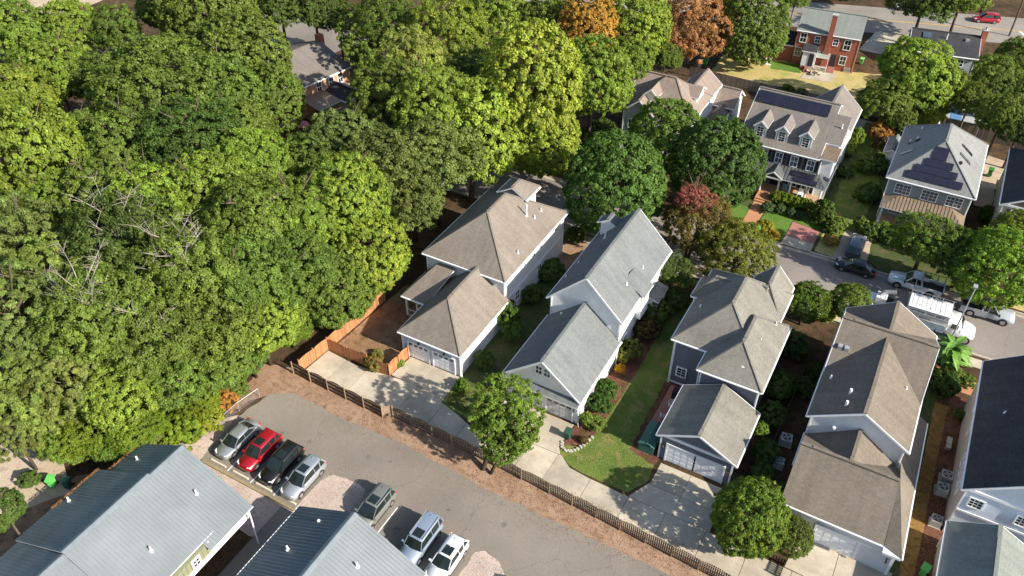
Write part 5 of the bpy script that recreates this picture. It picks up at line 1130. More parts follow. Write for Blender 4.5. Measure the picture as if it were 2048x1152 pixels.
q = at(1928, 233, 2.4); r = thing('carport', 'flat pale carport roof with a blue tarp behind the sage house', 'carport', (q[0], q[1], 0), R(2)); MB().box(-2.4, 2.4, -1.6, 1.6, 2.35, 2.45).build('roof', 'siding_grey', r); MB().box(-1.8, -.3, -1.63, 1.63, 2.45, 2.48).build('tarp', 'tarp_blue', r)
for sx in (-1, 1):
    for sy_ in (-1, 1): MB().box(sx * 2.3 - .05, sx * 2.3 + .05, sy_ * 1.5 - .05, sy_ * 1.5 + .05, 0, 2.35).build('post', 'trim_grey', r)
q = at(2005, 235, .5); r = thing('utility_trailer', 'grey flatbed trailer with a red box behind the trees at right', 'trailer', (q[0], q[1], 0), R(70)); MB().box(-2.2, 2.2, -1, 1, .45, .6).build('deck', 'fence_grey', r); MB().box(1.3, 2.1, -.8, .8, .6, 1.2).build('tool_box', 'lamp_red', r)
for s_ in (-1, 1): wheel_parts(r, 0, s_ * 1.1, .35, .2, False)
q = at(605, 245, 2.6); r = thing('parasol', 'pink garden parasol beside the brick house in the woods', 'parasol', (q[0], q[1], 0)); MB().tube([(0, 0, 0), (0, 0, 2.7)], .03, 6).build('pole', 'trim_white', r); MB().tube([(0, 0, 2.2), (0, 0, 2.5), (0, 0, 2.9)], [.95, .75, .05], 10).build('canopy', 'pink', r)
q = at(560, 240, 1.0); r = thing('garden_trellis', 'white wire garden trellis in the clearing by the brick wood house', 'trellis', (q[0], q[1], 0)); b = MB()
for i in range(6): b.bar((-1 + i * .4, 0, 0), (-1 + i * .4, 0, 2.2), .06, .06); b.bar((-1, 0, .2 + i * .4), (1, 0, .2 + i * .4), .05, .05)
b.build('lattice', 'trim_white', r)
r = thing('patio_furniture', 'cluster of pale garden chairs on the patio of the red brick house', 'furniture', (-18.3, 137.2, .06)); rr = random.Random(4)
for i in range(4):
    x = -1.2 + i * .8; y = rr.uniform(-.4, .4); MB().box(x - .25, x + .25, y - .25, y + .25, .35, .42).box(x - .25, x + .25, y + .2, y + .26, .42, .85).build('seat', 'cream', r)
MB().tube([(0, -.9, 0), (0, -.9, .5), (0, -.9, .55)], [.1, .1, .5], 12).build('table', 'bark', r)

# ------------------------------------------------------------------ trees
def crown_mesh(name, seed, R0=5.0, flat=.9, nclump=420, cr=.62, per=70, leaf=.26, lobes=9, lob=.28, under=-.35, gap=.08, inner=.25, long_=1.25, rough=1.0):
    """leaf quads on many small boughs spread through a lumpy crown"""
    g = np.random.default_rng(seed)
    n = nclump * 2
    d = g.normal(size=(n, 3)); d /= np.linalg.norm(d, axis=1)[:, None]; d = d[d[:, 2] > under][:nclump]; n = len(d)
    ld = g.normal(size=(lobes, 3)); ld[:, 2] = np.abs(ld[:, 2]) * .9 + .05; ld /= np.linalg.norm(ld, axis=1)[:, None]
    dots = d @ ld.T; bump = np.max(np.clip((dots - .45) / .55, 0, 1) ** .8, axis=1)
    rad = (1 - lob) + lob * bump + g.normal(0, .035, n)
    ins = g.random(n) < inner; rad[ins] *= g.uniform(.45, .88, ins.sum())
    keep = g.random(n) > gap; d, rad = d[keep], rad[keep]; n = len(d)
    rad *= 1 + rough * .10 * np.sin(d[:, 0] * 7 + seed) * np.sin(d[:, 1] * 6 + seed * 2) + rough * .06 * np.sin(d[:, 0] * 15 + seed * 3) * np.sin(d[:, 1] * 13)
    c = d * rad[:, None] * R0; c[:, 2] *= flat
    crad = cr * g.uniform(.6, 1.35, n)
    ct = g.random(n)
    N = n * per; ci = np.repeat(np.arange(n), per)
    e = g.normal(size=(N, 3)); e /= np.linalg.norm(e, axis=1)[:, None]
    up = d[ci] * .8 + np.array([0, 0, .35]); flip = (np.sum(e * up, axis=1) < -.15); e[flip] *= -1
    rr_ = g.random(N) ** .5 * np.where(g.random(N) < .12, g.uniform(1.0, 1.7, N), 1.0)
    pos = c[ci] + e * (crad[ci] * rr_)[:, None] * np.array([1, 1, .8])
    nr = e * .75 + d[ci] * .35 + g.normal(0, .42, (N, 3)) + np.array([0, 0, .3]); nr /= np.linalg.norm(nr, axis=1)[:, None]
    t = np.cross(nr, g.normal(size=(N, 3))); t /= np.linalg.norm(t, axis=1)[:, None]; b_ = np.cross(nr, t)
    sz = (leaf * g.uniform(.6, 1.3, N))[:, None]
    V = np.stack([pos - t * sz * .5 * long_, pos - b_ * sz * .42 + nr * sz * .08, pos + t * sz * .5 * long_, pos + b_ * sz * .42 + nr * sz * .08], axis=1).reshape(-1, 3)
    me = bpy.data.meshes.new(name); me.vertices.add(len(V)); me.vertices.foreach_set('co', V.astype(np.float32).ravel())
    me.loops.add(N * 4); me.loops.foreach_set('vertex_index', np.arange(N * 4, dtype=np.int32))
    me.polygons.add(N); me.polygons.foreach_set('loop_start', np.arange(0, N * 4, 4, dtype=np.int32)); me.polygons.foreach_set('loop_total', np.full(N, 4, dtype=np.int32))
    me.materials.append(MATS['leaf']); me.update(); me.validate()
    at_ = me.attributes.new('tint', 'FLOAT_VECTOR', 'FACE')
    tt = np.zeros((N, 3), np.float32); tt[:, 0] = np.clip(.5 * g.random(N) + .5 * ct[ci], 0, 1)
    warm = np.clip((g.random(n) - .35) * 1.5, 0, 1); tt[:, 1] = warm[ci] * g.uniform(.5, 1, N); at_.data.foreach_set('vector', tt.ravel())
    return me
def limb_mesh(name, seed, R0=5.0, H=9.0, nl=9, r0=.26, mat='bark', reach=.85, twigs=3):
    """tapered trunk from the ground (z=-H) into the crown with forking limbs"""
    q = random.Random(seed); b = MB(); b.tube([(0, 0, -H), (.1, .05, -H * .5), (.0, .1, 0), (.1, 0, R0 * .45)], [r0 * 1.35, r0, r0 * .75, r0 * .3], 8)
    for i in range(nl):
        a = i * 2.4 + q.uniform(-.3, .3); z0 = -R0 * q.uniform(.0, .55) + i * R0 * .06; L = R0 * reach * q.uniform(.75, 1.05); el = q.uniform(.25, .9)
        p0 = Vector((0, 0, z0)); d = Vector((math.cos(a) * math.cos(el), math.sin(a) * math.cos(el), math.sin(el)))
        p1 = p0 + d * L * .45 + Vector((0, 0, .15)); p2 = p0 + d * L + Vector((q.uniform(-.4, .4), q.uniform(-.4, .4), L * .12))
        b.tube([p0, p1, p2], [r0 * .5, r0 * .32, r0 * .10], 6)
        for k in range(twigs):
            s_ = p0 + (p2 - p0) * q.uniform(.35, .9); e = s_ + Vector((q.uniform(-1, 1), q.uniform(-1, 1), q.uniform(.1, .8))).normalized() * R0 * q.uniform(.18, .34)
            b.tube([s_, (s_ + e) / 2 + Vector((0, 0, .05)), e], [r0 * .2, r0 * .12, r0 * .04], 5)
    return b.mesh(name, mat, fixn=False, smooth=True)
CR = {
    'broad': [crown_mesh('crown', 11, nclump=1150, cr=.38, per=50, leaf=.19), crown_mesh('crown', 12, nclump=1100, cr=.40, per=52, leaf=.185, lobes=12, lob=.34), crown_mesh('crown', 13, nclump=1150, cr=.36, per=48, leaf=.20, lobes=8, lob=.38)],
    'maple': [crown_mesh('crown', 21, nclump=1250, cr=.36, per=44, leaf=.20, lobes=20, lob=.18, gap=.05, under=-.65, flat=1.02, rough=.35), crown_mesh('crown', 22, nclump=1200, cr=.37, per=44, leaf=.205, lobes=17, lob=.22, gap=.06, under=-.65, flat=1.05, rough=.4)],
    'oak': [crown_mesh('crown', 31, nclump=900, cr=.42, per=54, leaf=.165, lobes=11, lob=.40, gap=.14, inner=.4), crown_mesh('crown', 32, nclump=880, cr=.42, per=54, leaf=.17, lobes=13, lob=.42, gap=.15, inner=.4)],
    'pine': [crown_mesh('crown', 41, nclump=620, cr=.42, per=80, leaf=.15, lobes=18, lob=.48, gap=.12, inner=.35, long_=2.2, under=-.5, flat=1.1), crown_mesh('crown', 42, nclump=600, cr=.45, per=80, leaf=.15, lobes=20, lob=.5, gap=.12, inner=.35, long_=2.2, under=-.5, flat=1.1)],
    'open': [crown_mesh('crown', 51, nclump=520, cr=.46, per=58, leaf=.23, lobes=9, lob=.58, gap=.16, inner=.5, under=-.8, flat=1.15), crown_mesh('crown', 52, nclump=500, cr=.46, per=58, leaf=.23, lobes=8, lob=.6, gap=.18, inner=.5, under=-.8, flat=1.1)],
    'shrub': [crown_mesh('foliage', 61, nclump=170, cr=.75, per=62, leaf=.62, lobes=7, lob=.25, under=-.45, gap=.04), crown_mesh('foliage', 62, nclump=150, cr=.85, per=62, leaf=.62, lobes=5, lob=.35, under=-.45, gap=.06)],
}
LM = {'std': [limb_mesh('trunk', s_) for s_ in (1, 2, 3)], 'pale': [limb_mesh('trunk', 7, nl=17, mat='pale_bark', reach=.84, twigs=9, r0=.12), limb_mesh('trunk', 8, nl=16, mat='pale_bark', reach=.86, twigs=9, r0=.11)]}
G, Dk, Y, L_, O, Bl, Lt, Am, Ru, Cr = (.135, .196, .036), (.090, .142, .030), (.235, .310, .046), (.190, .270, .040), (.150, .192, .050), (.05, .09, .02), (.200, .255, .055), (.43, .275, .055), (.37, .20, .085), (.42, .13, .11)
_cnt = {}
# how far the foot of a leaning tree stands from the middle of its crown
LEAN = {(1700, -34): (0, 3.5), (1850, 495): (0, 2.2), (1925, 520): (.4, 2.4), (1998, 545): (.8, 3.2), (1232, 378): (.2, -1.9), (1398, 455): (-.2, -2.9), (1388, 410): (.9, -3.2), (955, 275): (0, -2.2), (1065, 175): (0, 1.8),
        (1085, 280): (0, 2.8), (1008, 835): (-.8, -2.6), (1014, 885): (-1.0, -1.3), (1500, 1038): (.9, .7), (1585, 1075): (-.7, .3), (560, 15): (-2.6, 2.2), (8, 1030): (-1.2, 0)}
def tree(px, py, rp, zc, kind, col, warm, label, name='broadleaf_tree', group=None, flat=1.0, pale=False, cat='tree'):
    """px,py,rp: where the crown shows in the photo and how wide; zc: height of its middle"""
    zc = float(zc); x, y = at(px, py, zc)
    zz = (0.6428 * (CAM_H - zc)); dist = (Vector((x, y, zc)) - cam.location).dot(_fw); r = rp * dist / FPX
    i = _cnt.get(kind, 0); _cnt[kind] = i + 1; s_ = r / 5.0
    if kind == 'maple': flat = flat * 1.12
    dx, dy = LEAN.get((px, py), (0, 0)); rz = (i * 2.39996) % 6.283
    root = thing(name, label, cat, (x + dx, y + dy, 0), rz, group)
    off = Matrix.Rotation(-rz, 3, 'Z') @ Vector((-dx, -dy, zc))
    me = CR[kind][i % len(CR[kind])]
    rr = random.Random(int(px * 7 + py)); tl = .30 if kind != 'maple' else .12
    cw = link_mesh('crown', me, root, off, (rr.uniform(-tl, tl), rr.uniform(-tl, tl), 0), (s_ * rr.uniform(.93, 1.07), s_ * rr.uniform(.93, 1.07), s_ * flat * rr.uniform(.94, 1.06))); k = rr.uniform(.88, 1.12)
    cw.color = (col[0] * k * rr.uniform(.92, 1.08), col[1] * k, col[2] * k, warm)
    ls = LM['pale' if pale else 'std']; tm = ls[i % len(ls)]
    sz = zc / 9.0 if zc / 9.0 < s_ * 1.6 else s_ * 1.6
    t = link_mesh('trunk', tm, root, off, Vector((0, 0, -1)).rotation_difference(-off).to_euler(), (s_, s_, zc / 9.0)); t.scale = (s_ * .95, s_ * .95, off.length / 9.0)
    return root
def bush(px, py, rp, label, col=G, warm=.1, z=None, flat=.9, group=None, loc=None, r=None, name='shrub'):
    zc = .8 if z is None else z
    if loc is None:
        x, y = at(px, py, zc); dist = (Vector((x, y, zc)) - cam.location).dot(_fw); r = rp * dist / FPX
    else: x, y = loc
    i = _cnt.get('shrub', 0); _cnt['shrub'] = i + 1; s_ = r / 5.0; me = CR['shrub'][i % 2]
    o = link_mesh(name, me, None, (x, y, zc), (0, 0, i * 1.7), (s_, s_, s_ * flat)); o.color = (col[0], col[1], col[2], warm)
    tag(o, label, 'shrub', group); return o
T = tree
# --- the forest on the left, far to near
T(38, 75, 75, 10, 'broad', L_, .3, 'bright green forest tree in the top left corner below the sandy clearing')
T(150, 62, 62, 10, 'broad', L_, .35, 'light green forest tree second from the top left corner')
T(235, 68, 58, 10, 'oak', G, .3, 'mid green tree in the top row with a glimpse of roof above it')
T(320, 38, 50, 9, 'broad', G, .3, 'small green tree at the top edge beside the pale ruined roof')
T(420, 40, 92, 12, 'maple', G, .25, 'tall rounded green tree at the top edge left of the dark gap')
T(488, 122, 84, 11, 'maple', G, .2, 'large dense green tree just left of the brick house in the woods')
T(110, 150, 80, 11, 'broad', L_, .5, 'yellowish green tree in the upper left third of the forest')
T(190, 165, 62, 10, 'broad', G, .3, 'mid green tree left of the broad dark dome tree')
T(35, 215, 85, 11, 'broad', L_, .5, 'lime green tree at the left edge in the upper forest')
T(325, 190, 120, 13, 'oak', G, .1, 'broad dark green dome tree in the upper forest', 'oak_tree')
T(440, 190, 85, 12, 'broad', G, .15, 'rich green tree between the dark dome and the brick wood house')
T(545, 205, 62, 8, 'maple', G, .15, 'dense green tree directly below the left end of the wood house roof')
T(60, 330, 112, 12, 'maple', L_, .45, 'big smooth lime green tree at the left edge halfway up the forest')
T(170, 285, 66, 10, 'broad', G, .3, 'green tree with a bare trunk showing in the dark gap beneath it')
T(250, 300, 80, 11, 'broad', G, .15, 'dark green tree right of the bare trunk gap')
T(390, 290, 100, 12, 'oak', Dk, .2, 'deep green tree in the middle of the upper forest', 'oak_tree')
T(475, 270, 70, 10, 'broad', G, .2, 'leafy green tree left of the small clearing with the white trellis')
T(505, 345, 85, 11, 'broad', L_, .35, 'light green tree below the pink parasol clearing')
T(625, 335, 75, 9, 'oak', G, .25, 'mid green tree under the porch of the brick wood house', 'oak_tree')
T(690, 300, 80, 10, 'broad', O, .2, 'grey-green tree right below the lean-to of the wood house')
T(205, 395, 85, 11, 'broad', G, .3, 'mid green tree above the oak with pale bare branches')
T(120, 410, 70, 10, 'broad', L_, .3, 'light green tree between the lime giant and the bare-branched oak')
T(310, 420, 95, 12, 'broad', L_, .45, 'yellow-green tree in the centre left of the forest')
T(415, 400, 92, 12, 'broad', L_, .3, 'bright green tree in the centre of the forest')
T(510, 450, 95, 12, 'broad', G, .3, 'tall green tree in the centre of the forest right of the bright one')
T(600, 430, 80, 11, 'broad', L_, .45, 'yellow-green tree halfway between forest centre and the tan house')
T(690, 400, 82, 11, 'maple', L_, .7, 'green tree with bronze tips left of the tan main roof')
T(775, 345, 100, 9.5, 'oak', O, .15, 'large dull olive oak above the tan-roofed house', 'oak_tree')
T(868, 330, 95, 9, 'oak', O, .2, 'dull olive oak touching the yellow-green maple', 'oak_tree')
T(825, 410, 74, 5.5, 'oak', O, .2, 'low olive tree against the back of the tan main roof', 'oak_tree')
T(735, 505, 78, 6.2, 'maple', L_, .8, 'green maple with yellow tips left of the tan main eave', 'maple_tree')
T(42, 490, 95, 11, 'pine', O, .4, 'olive feathery evergreen at the left edge above the pair of bigger ones', 'evergreen_tree')
T(110, 560, 85, 11, 'pine', Lt, .4, 'pale olive evergreen left of the oak with pale branches', 'evergreen_tree')
T(45, 640, 100, 12, 'pine', O, .45, 'big olive evergreen at the left edge in the lower forest', 'evergreen_tree')
T(250, 505, 120, 12, 'oak', Dk, .25, 'sprawling oak with pale bare branches showing through its crown', 'oak_tree', pale=True)
T(370, 560, 110, 12, 'oak', G, .2, 'wide green oak right of the sprawling bare-branched oak', 'oak_tree', pale=True)
T(480, 565, 98, 10, 'broad', G, .25, 'broad green tree in the lower middle of the forest')
T(585, 535, 95, 8.5, 'broad', G, .3, 'rounded green tree left of the yellow-tipped maple')
T(665, 575, 78, 4.8, 'maple', G, .35, 'green tree hanging over the far end of the orange fence')
T(190, 640, 105, 12, 'oak', G, .25, 'dark leafy oak above the lower left forest edge', 'oak_tree', pale=True)
T(310, 680, 108, 9, 'oak', G, .25, 'broad oak in the lower forest below the bare-branched oak', 'oak_tree', pale=True)
T(425, 660, 98, 7.5, 'oak', G, .25, 'green oak above the parking lot corner', 'oak_tree')
T(520, 650, 85, 5.5, 'broad', L_, .3, 'bright green tree beside the orange fence corner')
T(575, 650, 58, 3.2, 'broad', (.125, .20, .02), .2, 'bright small tree leaning over the orange fence')
T(60, 785, 92, 7, 'pine', Lt, .35, 'pale olive evergreen above the sandy patch at lower left', 'evergreen_tree')
T(150, 765, 88, 7.5, 'pine', O, .35, 'shaggy olive evergreen in the lower left forest', 'evergreen_tree')
T(240, 790, 84, 6.5, 'broad', L_, .35, 'leafy light green tree above the stepped metal roof')
T(345, 770, 88, 5.5, 'oak', G, .35, 'green tree with tangled twigs above the metal roof corner', 'oak_tree', pale=True)
T(445, 735, 66, 3.6, 'broad', G, .3, 'green tree at the forest edge beside the chain-link fence')
T(500, 710, 50, 3.2, 'broad', G, .25, 'small green tree where the fence meets the forest')
T(128, 892, 50, 3.0, 'broad', (.17, .24, .04), .4, 'yellow-green low tree just above the open green bin')
T(30, 868, 58, 5, 'pine', O, .4, 'olive evergreen at the left edge overhanging the sandy patch', 'evergreen_tree')
T(222, 895, 42, 2.6, 'broad', (.16, .25, .04), .3, 'small lime tree pressed against the long metal roof')
T(185, 862, 62, 3.4, 'broad', (.15, .21, .02), .4, 'lime green low tree hanging over the green bins')
T(95, 850, 62, 4.4, 'pine', Lt, .4, 'pale drooping evergreen right of the sandy patch', 'evergreen_tree')
T(270, 860, 52, 4, 'broad', (.14, .20, .02), .4, 'low lime tree against the left eave of the metal roof')
T(8, 1025, 50, 6, 'broad', Dk, .3, 'green tree cut off by the left edge near the bottom')
T(395, 800, 42, 3.2, 'broad', (.16, .23, .02), .4, 'lime green sapling beside the chain-link fence')
# --- upper middle
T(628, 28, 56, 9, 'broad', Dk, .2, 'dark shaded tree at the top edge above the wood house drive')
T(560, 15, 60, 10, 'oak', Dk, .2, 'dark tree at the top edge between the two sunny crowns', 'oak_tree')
T(728, 95, 60, 8, 'open', G, .3, 'tall loose tree with visible trunk right of the wood house chimney', pale=True)
T(676, 40, 42, 8, 'broad', Dk, .2, 'dark tree shading the drive above the wood house chimney')
T(775, 50, 70, 11, 'oak', G, .35, 'green tree at the top edge in the middle of the photo', 'oak_tree')
T(820, 150, 82, 12, 'pine', Lt, .2, 'pale green evergreen right of the brick wood house', 'evergreen_tree')
T(775, 200, 75, 11, 'pine', G, .25, 'mid green evergreen right of the lean-to in the woods', 'evergreen_tree')
T(895, 75, 80, 11, 'oak', L_, .4, 'yellowish green oak in the top row', 'oak_tree')
T(870, 225, 85, 12, 'pine', L_, .25, 'light evergreen left of the yellow maple', 'evergreen_tree')
T(985, 45, 72, 11, 'broad', L_, .5, 'yellow-green tree at the top edge left of the amber maple')
T(960, 155, 62, 10, 'oak', O, .3, 'olive tree left of the large yellow-green maple', 'oak_tree')
T(955, 275, 92, 8.5, 'maple', Y, .45, 'large yellow maple just above the back of the tan house', 'maple_tree')
T(1065, 175, 105, 13, 'maple', Y, .5, 'brightest yellow-green maple in the upper middle', 'maple_tree')
T(1085, 280, 74, 6.5, 'maple', Y, .3, 'yellow-green maple shading the street end', 'maple_tree')
T(1100, 50, 62, 11, 'broad', G, .35, 'green tree left of the amber crown at the top')
T(1175, 55, 58, 13, 'maple', Am, .3, 'amber-orange maple near the top edge', 'maple_tree')
T(1185, 165, 78, 12, 'maple', L_, .5, 'yellow-green maple below the amber crown', 'maple_tree')
T(1265, 50, 72, 12, 'maple', L_, .5, 'green maple at the top edge right of the amber crown', 'maple_tree')
T(1262, 125, 50, 9, 'broad', L_, .4, 'green tree left of the pinkish roof ridge')
T(1330, 118, 34, 6, 'broad', G, .3, 'small green tree right behind the pinkish roof')
T(1385, 62, 74, 6.2, 'oak', Ru, .6, 'rust-orange tree near the top edge', 'oak_tree', pale=True)
T(1440, 25, 52, 7, 'oak', (.30, .16, .05), .5, 'brownish orange tree at the top edge behind the rusty one', 'oak_tree')
T(1502, 62, 70, 6.2, 'maple', G, .2, 'tall green tree left of the red brick house')
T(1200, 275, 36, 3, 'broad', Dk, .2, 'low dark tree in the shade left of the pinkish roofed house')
# --- round street trees
T(1232, 378, 100, 7.2, 'maple', (.085, .150, .03), .35, 'big round green street tree behind the white house', 'maple_tree')
T(1332, 285, 72, 7.2, 'maple', (.13, .20, .034), .5, 'light-tipped street tree in front of the pinkish roofed house', 'maple_tree')
T(1432, 335, 86, 7.2, 'maple', (.075, .135, .03), .2, 'dark round street tree left of the dormer house porch', 'maple_tree')
T(1398, 455, 66, 4.6, 'oak', (.14, .12, .035), .6, 'crape myrtle turning brown beside the white house porch', 'crape_myrtle')
T(1388, 410, 44, 6.8, 'oak', (.33, .13, .10), .5, 'crimson top of the crape myrtle by the street', 'crape_myrtle')
T(1470, 520, 76, 3.6, 'oak', (.13, .16, .025), .5, 'yellow-green low tree behind the grey-tan roofs', 'crape_myrtle')
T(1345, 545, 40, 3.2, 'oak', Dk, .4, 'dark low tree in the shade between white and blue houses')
# --- in front
T(1008, 835, 80, 5.0, 'open', (.12, .20, .03), .3, 'loose green tree with visible trunk in front of the white garage', 'elm_tree')
T(1014, 885, 58, 3.6, 'open', (.12, .195, .03), .3, 'lower leafy tree crowding the trunk of the driveway tree', 'elm_tree')
T(1500, 1038, 72, 3.6, 'maple', (.13, .21, .03), .8, 'round green tree with yellow tips between the two garages', 'maple_tree')
T(1585, 1075, 40, 2.6, 'maple', G, .3, 'smaller darker tree right beside the round yellow-tipped one', 'maple_tree')
# --- right side
T(1828, 158, 84, 7.5, 'broad', L_, .5, 'broad tree with yellow patches in front of the dark-roofed house')
T(1775, 205, 52, 5.5, 'broad', G, .3, 'shaded green tree left of the yellow-patched broad tree')
T(1892, 185, 52, 6, 'oak', G, .4, 'green tree in front of the white van', 'oak_tree')
T(1985, 165, 56, 7, 'oak', G, .4, 'dense green tree left of the utility pole foot', 'oak_tree')
T(2040, 125, 50, 8, 'broad', G, .4, 'green tree at the right edge below the main road')
T(1940, 205, 42, 6, 'oak', G, .4, 'mid green tree between the white van and the trailer', 'oak_tree')
T(2036, 195, 44, 6, 'broad', G, .4, 'green tree at the right edge beside the white car')
T(1862, 232, 34, 3.5, 'broad', L_, .5, 'yellow-green low tree left of the blue tarp')
T(1795, 240, 36, 3.5, 'broad', G, .3, 'shaded low tree above the orange-brown small tree')
T(2005, 235, 48, 7, 'broad', G, .4, 'green tree at the right edge above the dark roof')
T(2040, 260, 45, 6, 'broad', Dk, .3, 'dark green tree cut off by the right edge beside the trailer')
T(1845, 12, 62, 7, 'oak', Dk, .2, 'dark tree with a stout trunk over the main road', 'oak_tree')
T(1925, -2, 58, 8.3, 'oak', G, .3, 'green tree over the main road left of the red SUV', 'oak_tree')
T(1590, 2, 26, 7, 'broad', G, .3, 'small green tree above the brick house roof at the top edge')
T(1700, -34, 56, 4.5, 'oak', Dk, .2, 'dark tree beyond the main road above the brick chimney', 'oak_tree')
T(1985, -38, 50, 6, 'oak', Dk, .3, 'dark tree beyond the main road in the top right', 'oak_tree')
T(1850, 495, 78, 5.5, 'oak', G, .35, 'leafy dark tree between the sage porch and the white pickup', 'oak_tree')
T(1925, 520, 62, 5.5, 'oak', Dk, .3, 'dark tree left of the yellow-green street tree', 'oak_tree')
T(1998, 545, 80, 6.0, 'maple', (.15, .24, .03), .35, 'yellow-green street tree at the right edge over the silver pickup', 'maple_tree')
T(2035, 465, 45, 6, 'broad', L_, .5, 'bright green tree at the right edge under the dark porch')
T(1612, 605, 44, 3.2, 'broad', (.10, .17, .02), .3, 'bright green small tree right of the grey-tan roofs')
T(1700, 608, 44, 3.0, 'broad', G, .4, 'dark green small tree at the back corner of the brown roof')
# trees whose shade falls into the view from the forest floor
# --- shrubs
bush(1648, 622, 26, 'yellow-green shrub between the two small trees by the street', Y, .3, 1.4)
bush(1510, 392, 16, 'round grey-green shrub at the left end of the porch hedge', (.10, .14, .07), 0, .7) if False else None
for px_, py_, r_, l_ in ((1535, 415, 13, 'round blue-green ball shrub nearest the brick walkway'), (1561, 418, 11, 'second ball shrub in the row before the hedge'), (1582, 424, 10, 'third ball shrub in the row before the hedge'), (1600, 430, 9, 'last and smallest ball shrub in the row before the hedge')):
    bush(px_, py_, r_, l_, (.08, .13, .045), 0, .6, group='ball shrubs in front of the porch hedge')
hd = thing('hedge', 'clipped bright green hedge along the dormer house porch', 'hedge', (-12.0, 96.0, 0))
for i in range(7):
    o_ = link_mesh('foliage', CR['shrub'][i % 2], hd, (-1.9 + i * .72, -.1 + .05 * (i % 2), .75), (0, 0, i * 1.3), (.15, .15, .19)); o_.color = (.15, .21, .02, .3)
bush(1646, 428, 24, 'upright green shrub at the right end of the porch hedge', (.07, .12, .02), .3, 1.2, 1.3)
bush(1680, 448, 15, 'small green shrub on the shaded lawn edge', G, .2); bush(1721, 450, 15, 'rounded shrub beside the sage house corner', G, .1, 1.0, 1.2)
bush(1530, 455, 17, 'yellow shrub between the brick walkway and green lawn', (.30, .27, .03), .2, .7); bush(1547, 470, 12, 'golden yellow low shrub above the kerb', (.42, .30, .03), .2, .5)
bush(1662, 480, 14, 'golden shrub left of the parked hatchback', (.40, .30, .07), .3, .6); bush(1668, 455, 15, 'green shrub between red pavers and golden shrub', G, .1)
bush(1742, 462, 20, 'dark shrub above the shaded drive', Dk, .1, .8); bush(1775, 470, 20, 'dark green shrub under the sage porch left end', Dk, .2, .9); bush(1803, 470, 17, 'conical green shrub in front of the sage porch', L_, .2, 1.2, 1.5)
bush(1768, 452, 11, 'light green shrub at the sage porch corner', L_, .2)
bush(1762, 265, 22, 'orange-brown small tree between dormer and sage houses', (.36, .19, .05), .5, 1.8, 1.1); bush(1768, 290, 20, 'dark red-brown shrub under the orange small tree', (.10, .07, .03), .4, 1.0)
bush(1712, 275, 15, 'light green shrub against the right side of the dormer house', L_, .3, 1.5, 1.6); bush(1702, 300, 12, 'lower light green shrub beside the dormer house wall', L_, .3, 1.2, 1.3)
bush(1745, 330, 28, 'dark shrub on the shaded side lawn', Dk, .1, .9); bush(1690, 340, 18, 'dark shrub behind the garden table', Dk, .1, .9); bush(1735, 385, 24, 'dark spreading shrub near the sage house wall', Dk, .1, .9)
bush(1572, 188, 20, 'low green shrubs along the grey fence above the solar strip', (.09, .15, .02), .2, .9); bush(1602, 192, 16, 'green shrub by the fence right of the low green ones', (.09, .15, .02), .2, .8)
bush(1795, 262, 26, 'dark shrub by the rear fence left of the sage roof', Dk, .2, 1.2)
bush(1855, 205, 24, 'bright yellow-green shrub behind the sage roof', (.2, .26, .03), .3, 2.0); bush(1830, 225, 22, 'shaded shrub along the fence behind the sage roof', G, .2, 1.5)
bush(1980, 430, 20, 'dark shrub between the sage and tan-sided houses', Dk, .1, .8)
bush(1012, 630, 26, 'green shrub at the corner between tan house and lawn strip', (.075, .13, .018), .3, 1.6, 1.2); bush(1024, 660, 22, 'dark shrub below the green corner shrub', Dk, .1, 1.2)
bush(925, 770, 15, 'small green bush at the right garage corner of the tan house', (.11, .19, .02), .3, .6); bush(968, 720, 20, 'dark bush beside the tan garage wall', Dk, .1, .9)
bush(747, 725, 20, 'brownish wispy shrub leaning on the orange fence', (.20, .17, .04), .5, .8); bush(800, 726, 9, 'small green plant beside the short orange fence', L_, .1, .4); bush(757, 706, 10, 'pale green plant inside the dirt yard', (.22, .25, .06), .2, .4)
bush(735, 602, 14, 'pale weed patch on the dirt yard', (.2, .22, .05), .2, .15, .3) if False else None
bush(1212, 778, 22, 'rounded green bush along the white garage wall, farther one', (.055, .11, .018), .1, 1.0); bush(1200, 808, 23, 'rounded green bush along the white garage wall, nearer one', (.055, .11, .018), .1, 1.0)
bush(1172, 838, 12, 'light green upright bush by the white garage corner', L_, .2, 1.0, 1.5); bush(1192, 845, 18, 'loose green bush behind the stone edging', G, .3, .6); bush(1168, 880, 9, 'small plant inside the stone edged bed', (.16, .12, .04), .3, .3)
bush(1262, 700, 22, 'green and yellow shrub along the white wall', (.13, .16, .03), .4, 1.2, 1.1); bush(1240, 738, 10, 'golden yellow perennial by the white wall', (.50, .30, .02), .2, .7, 1.1); bush(1245, 715, 12, 'pale yellow-green shrub by the golden perennial', (.26, .26, .05), .3, .9)
bush(1295, 655, 27, 'brownish dark shrub beside the white house bay', (.075, .065, .02), .5, 1.2); bush(1318, 625, 28, 'dark green shrub under the white house porch', Dk, .2, 1.3); bush(1350, 600, 26, 'dark shrub in the shade left of the blue house', Dk, .2, 1.0)
bush(1520, 858, 15, 'bright green shrub beside the blue garage eave', (.12, .19, .02), .3, 2.6, 1.0)
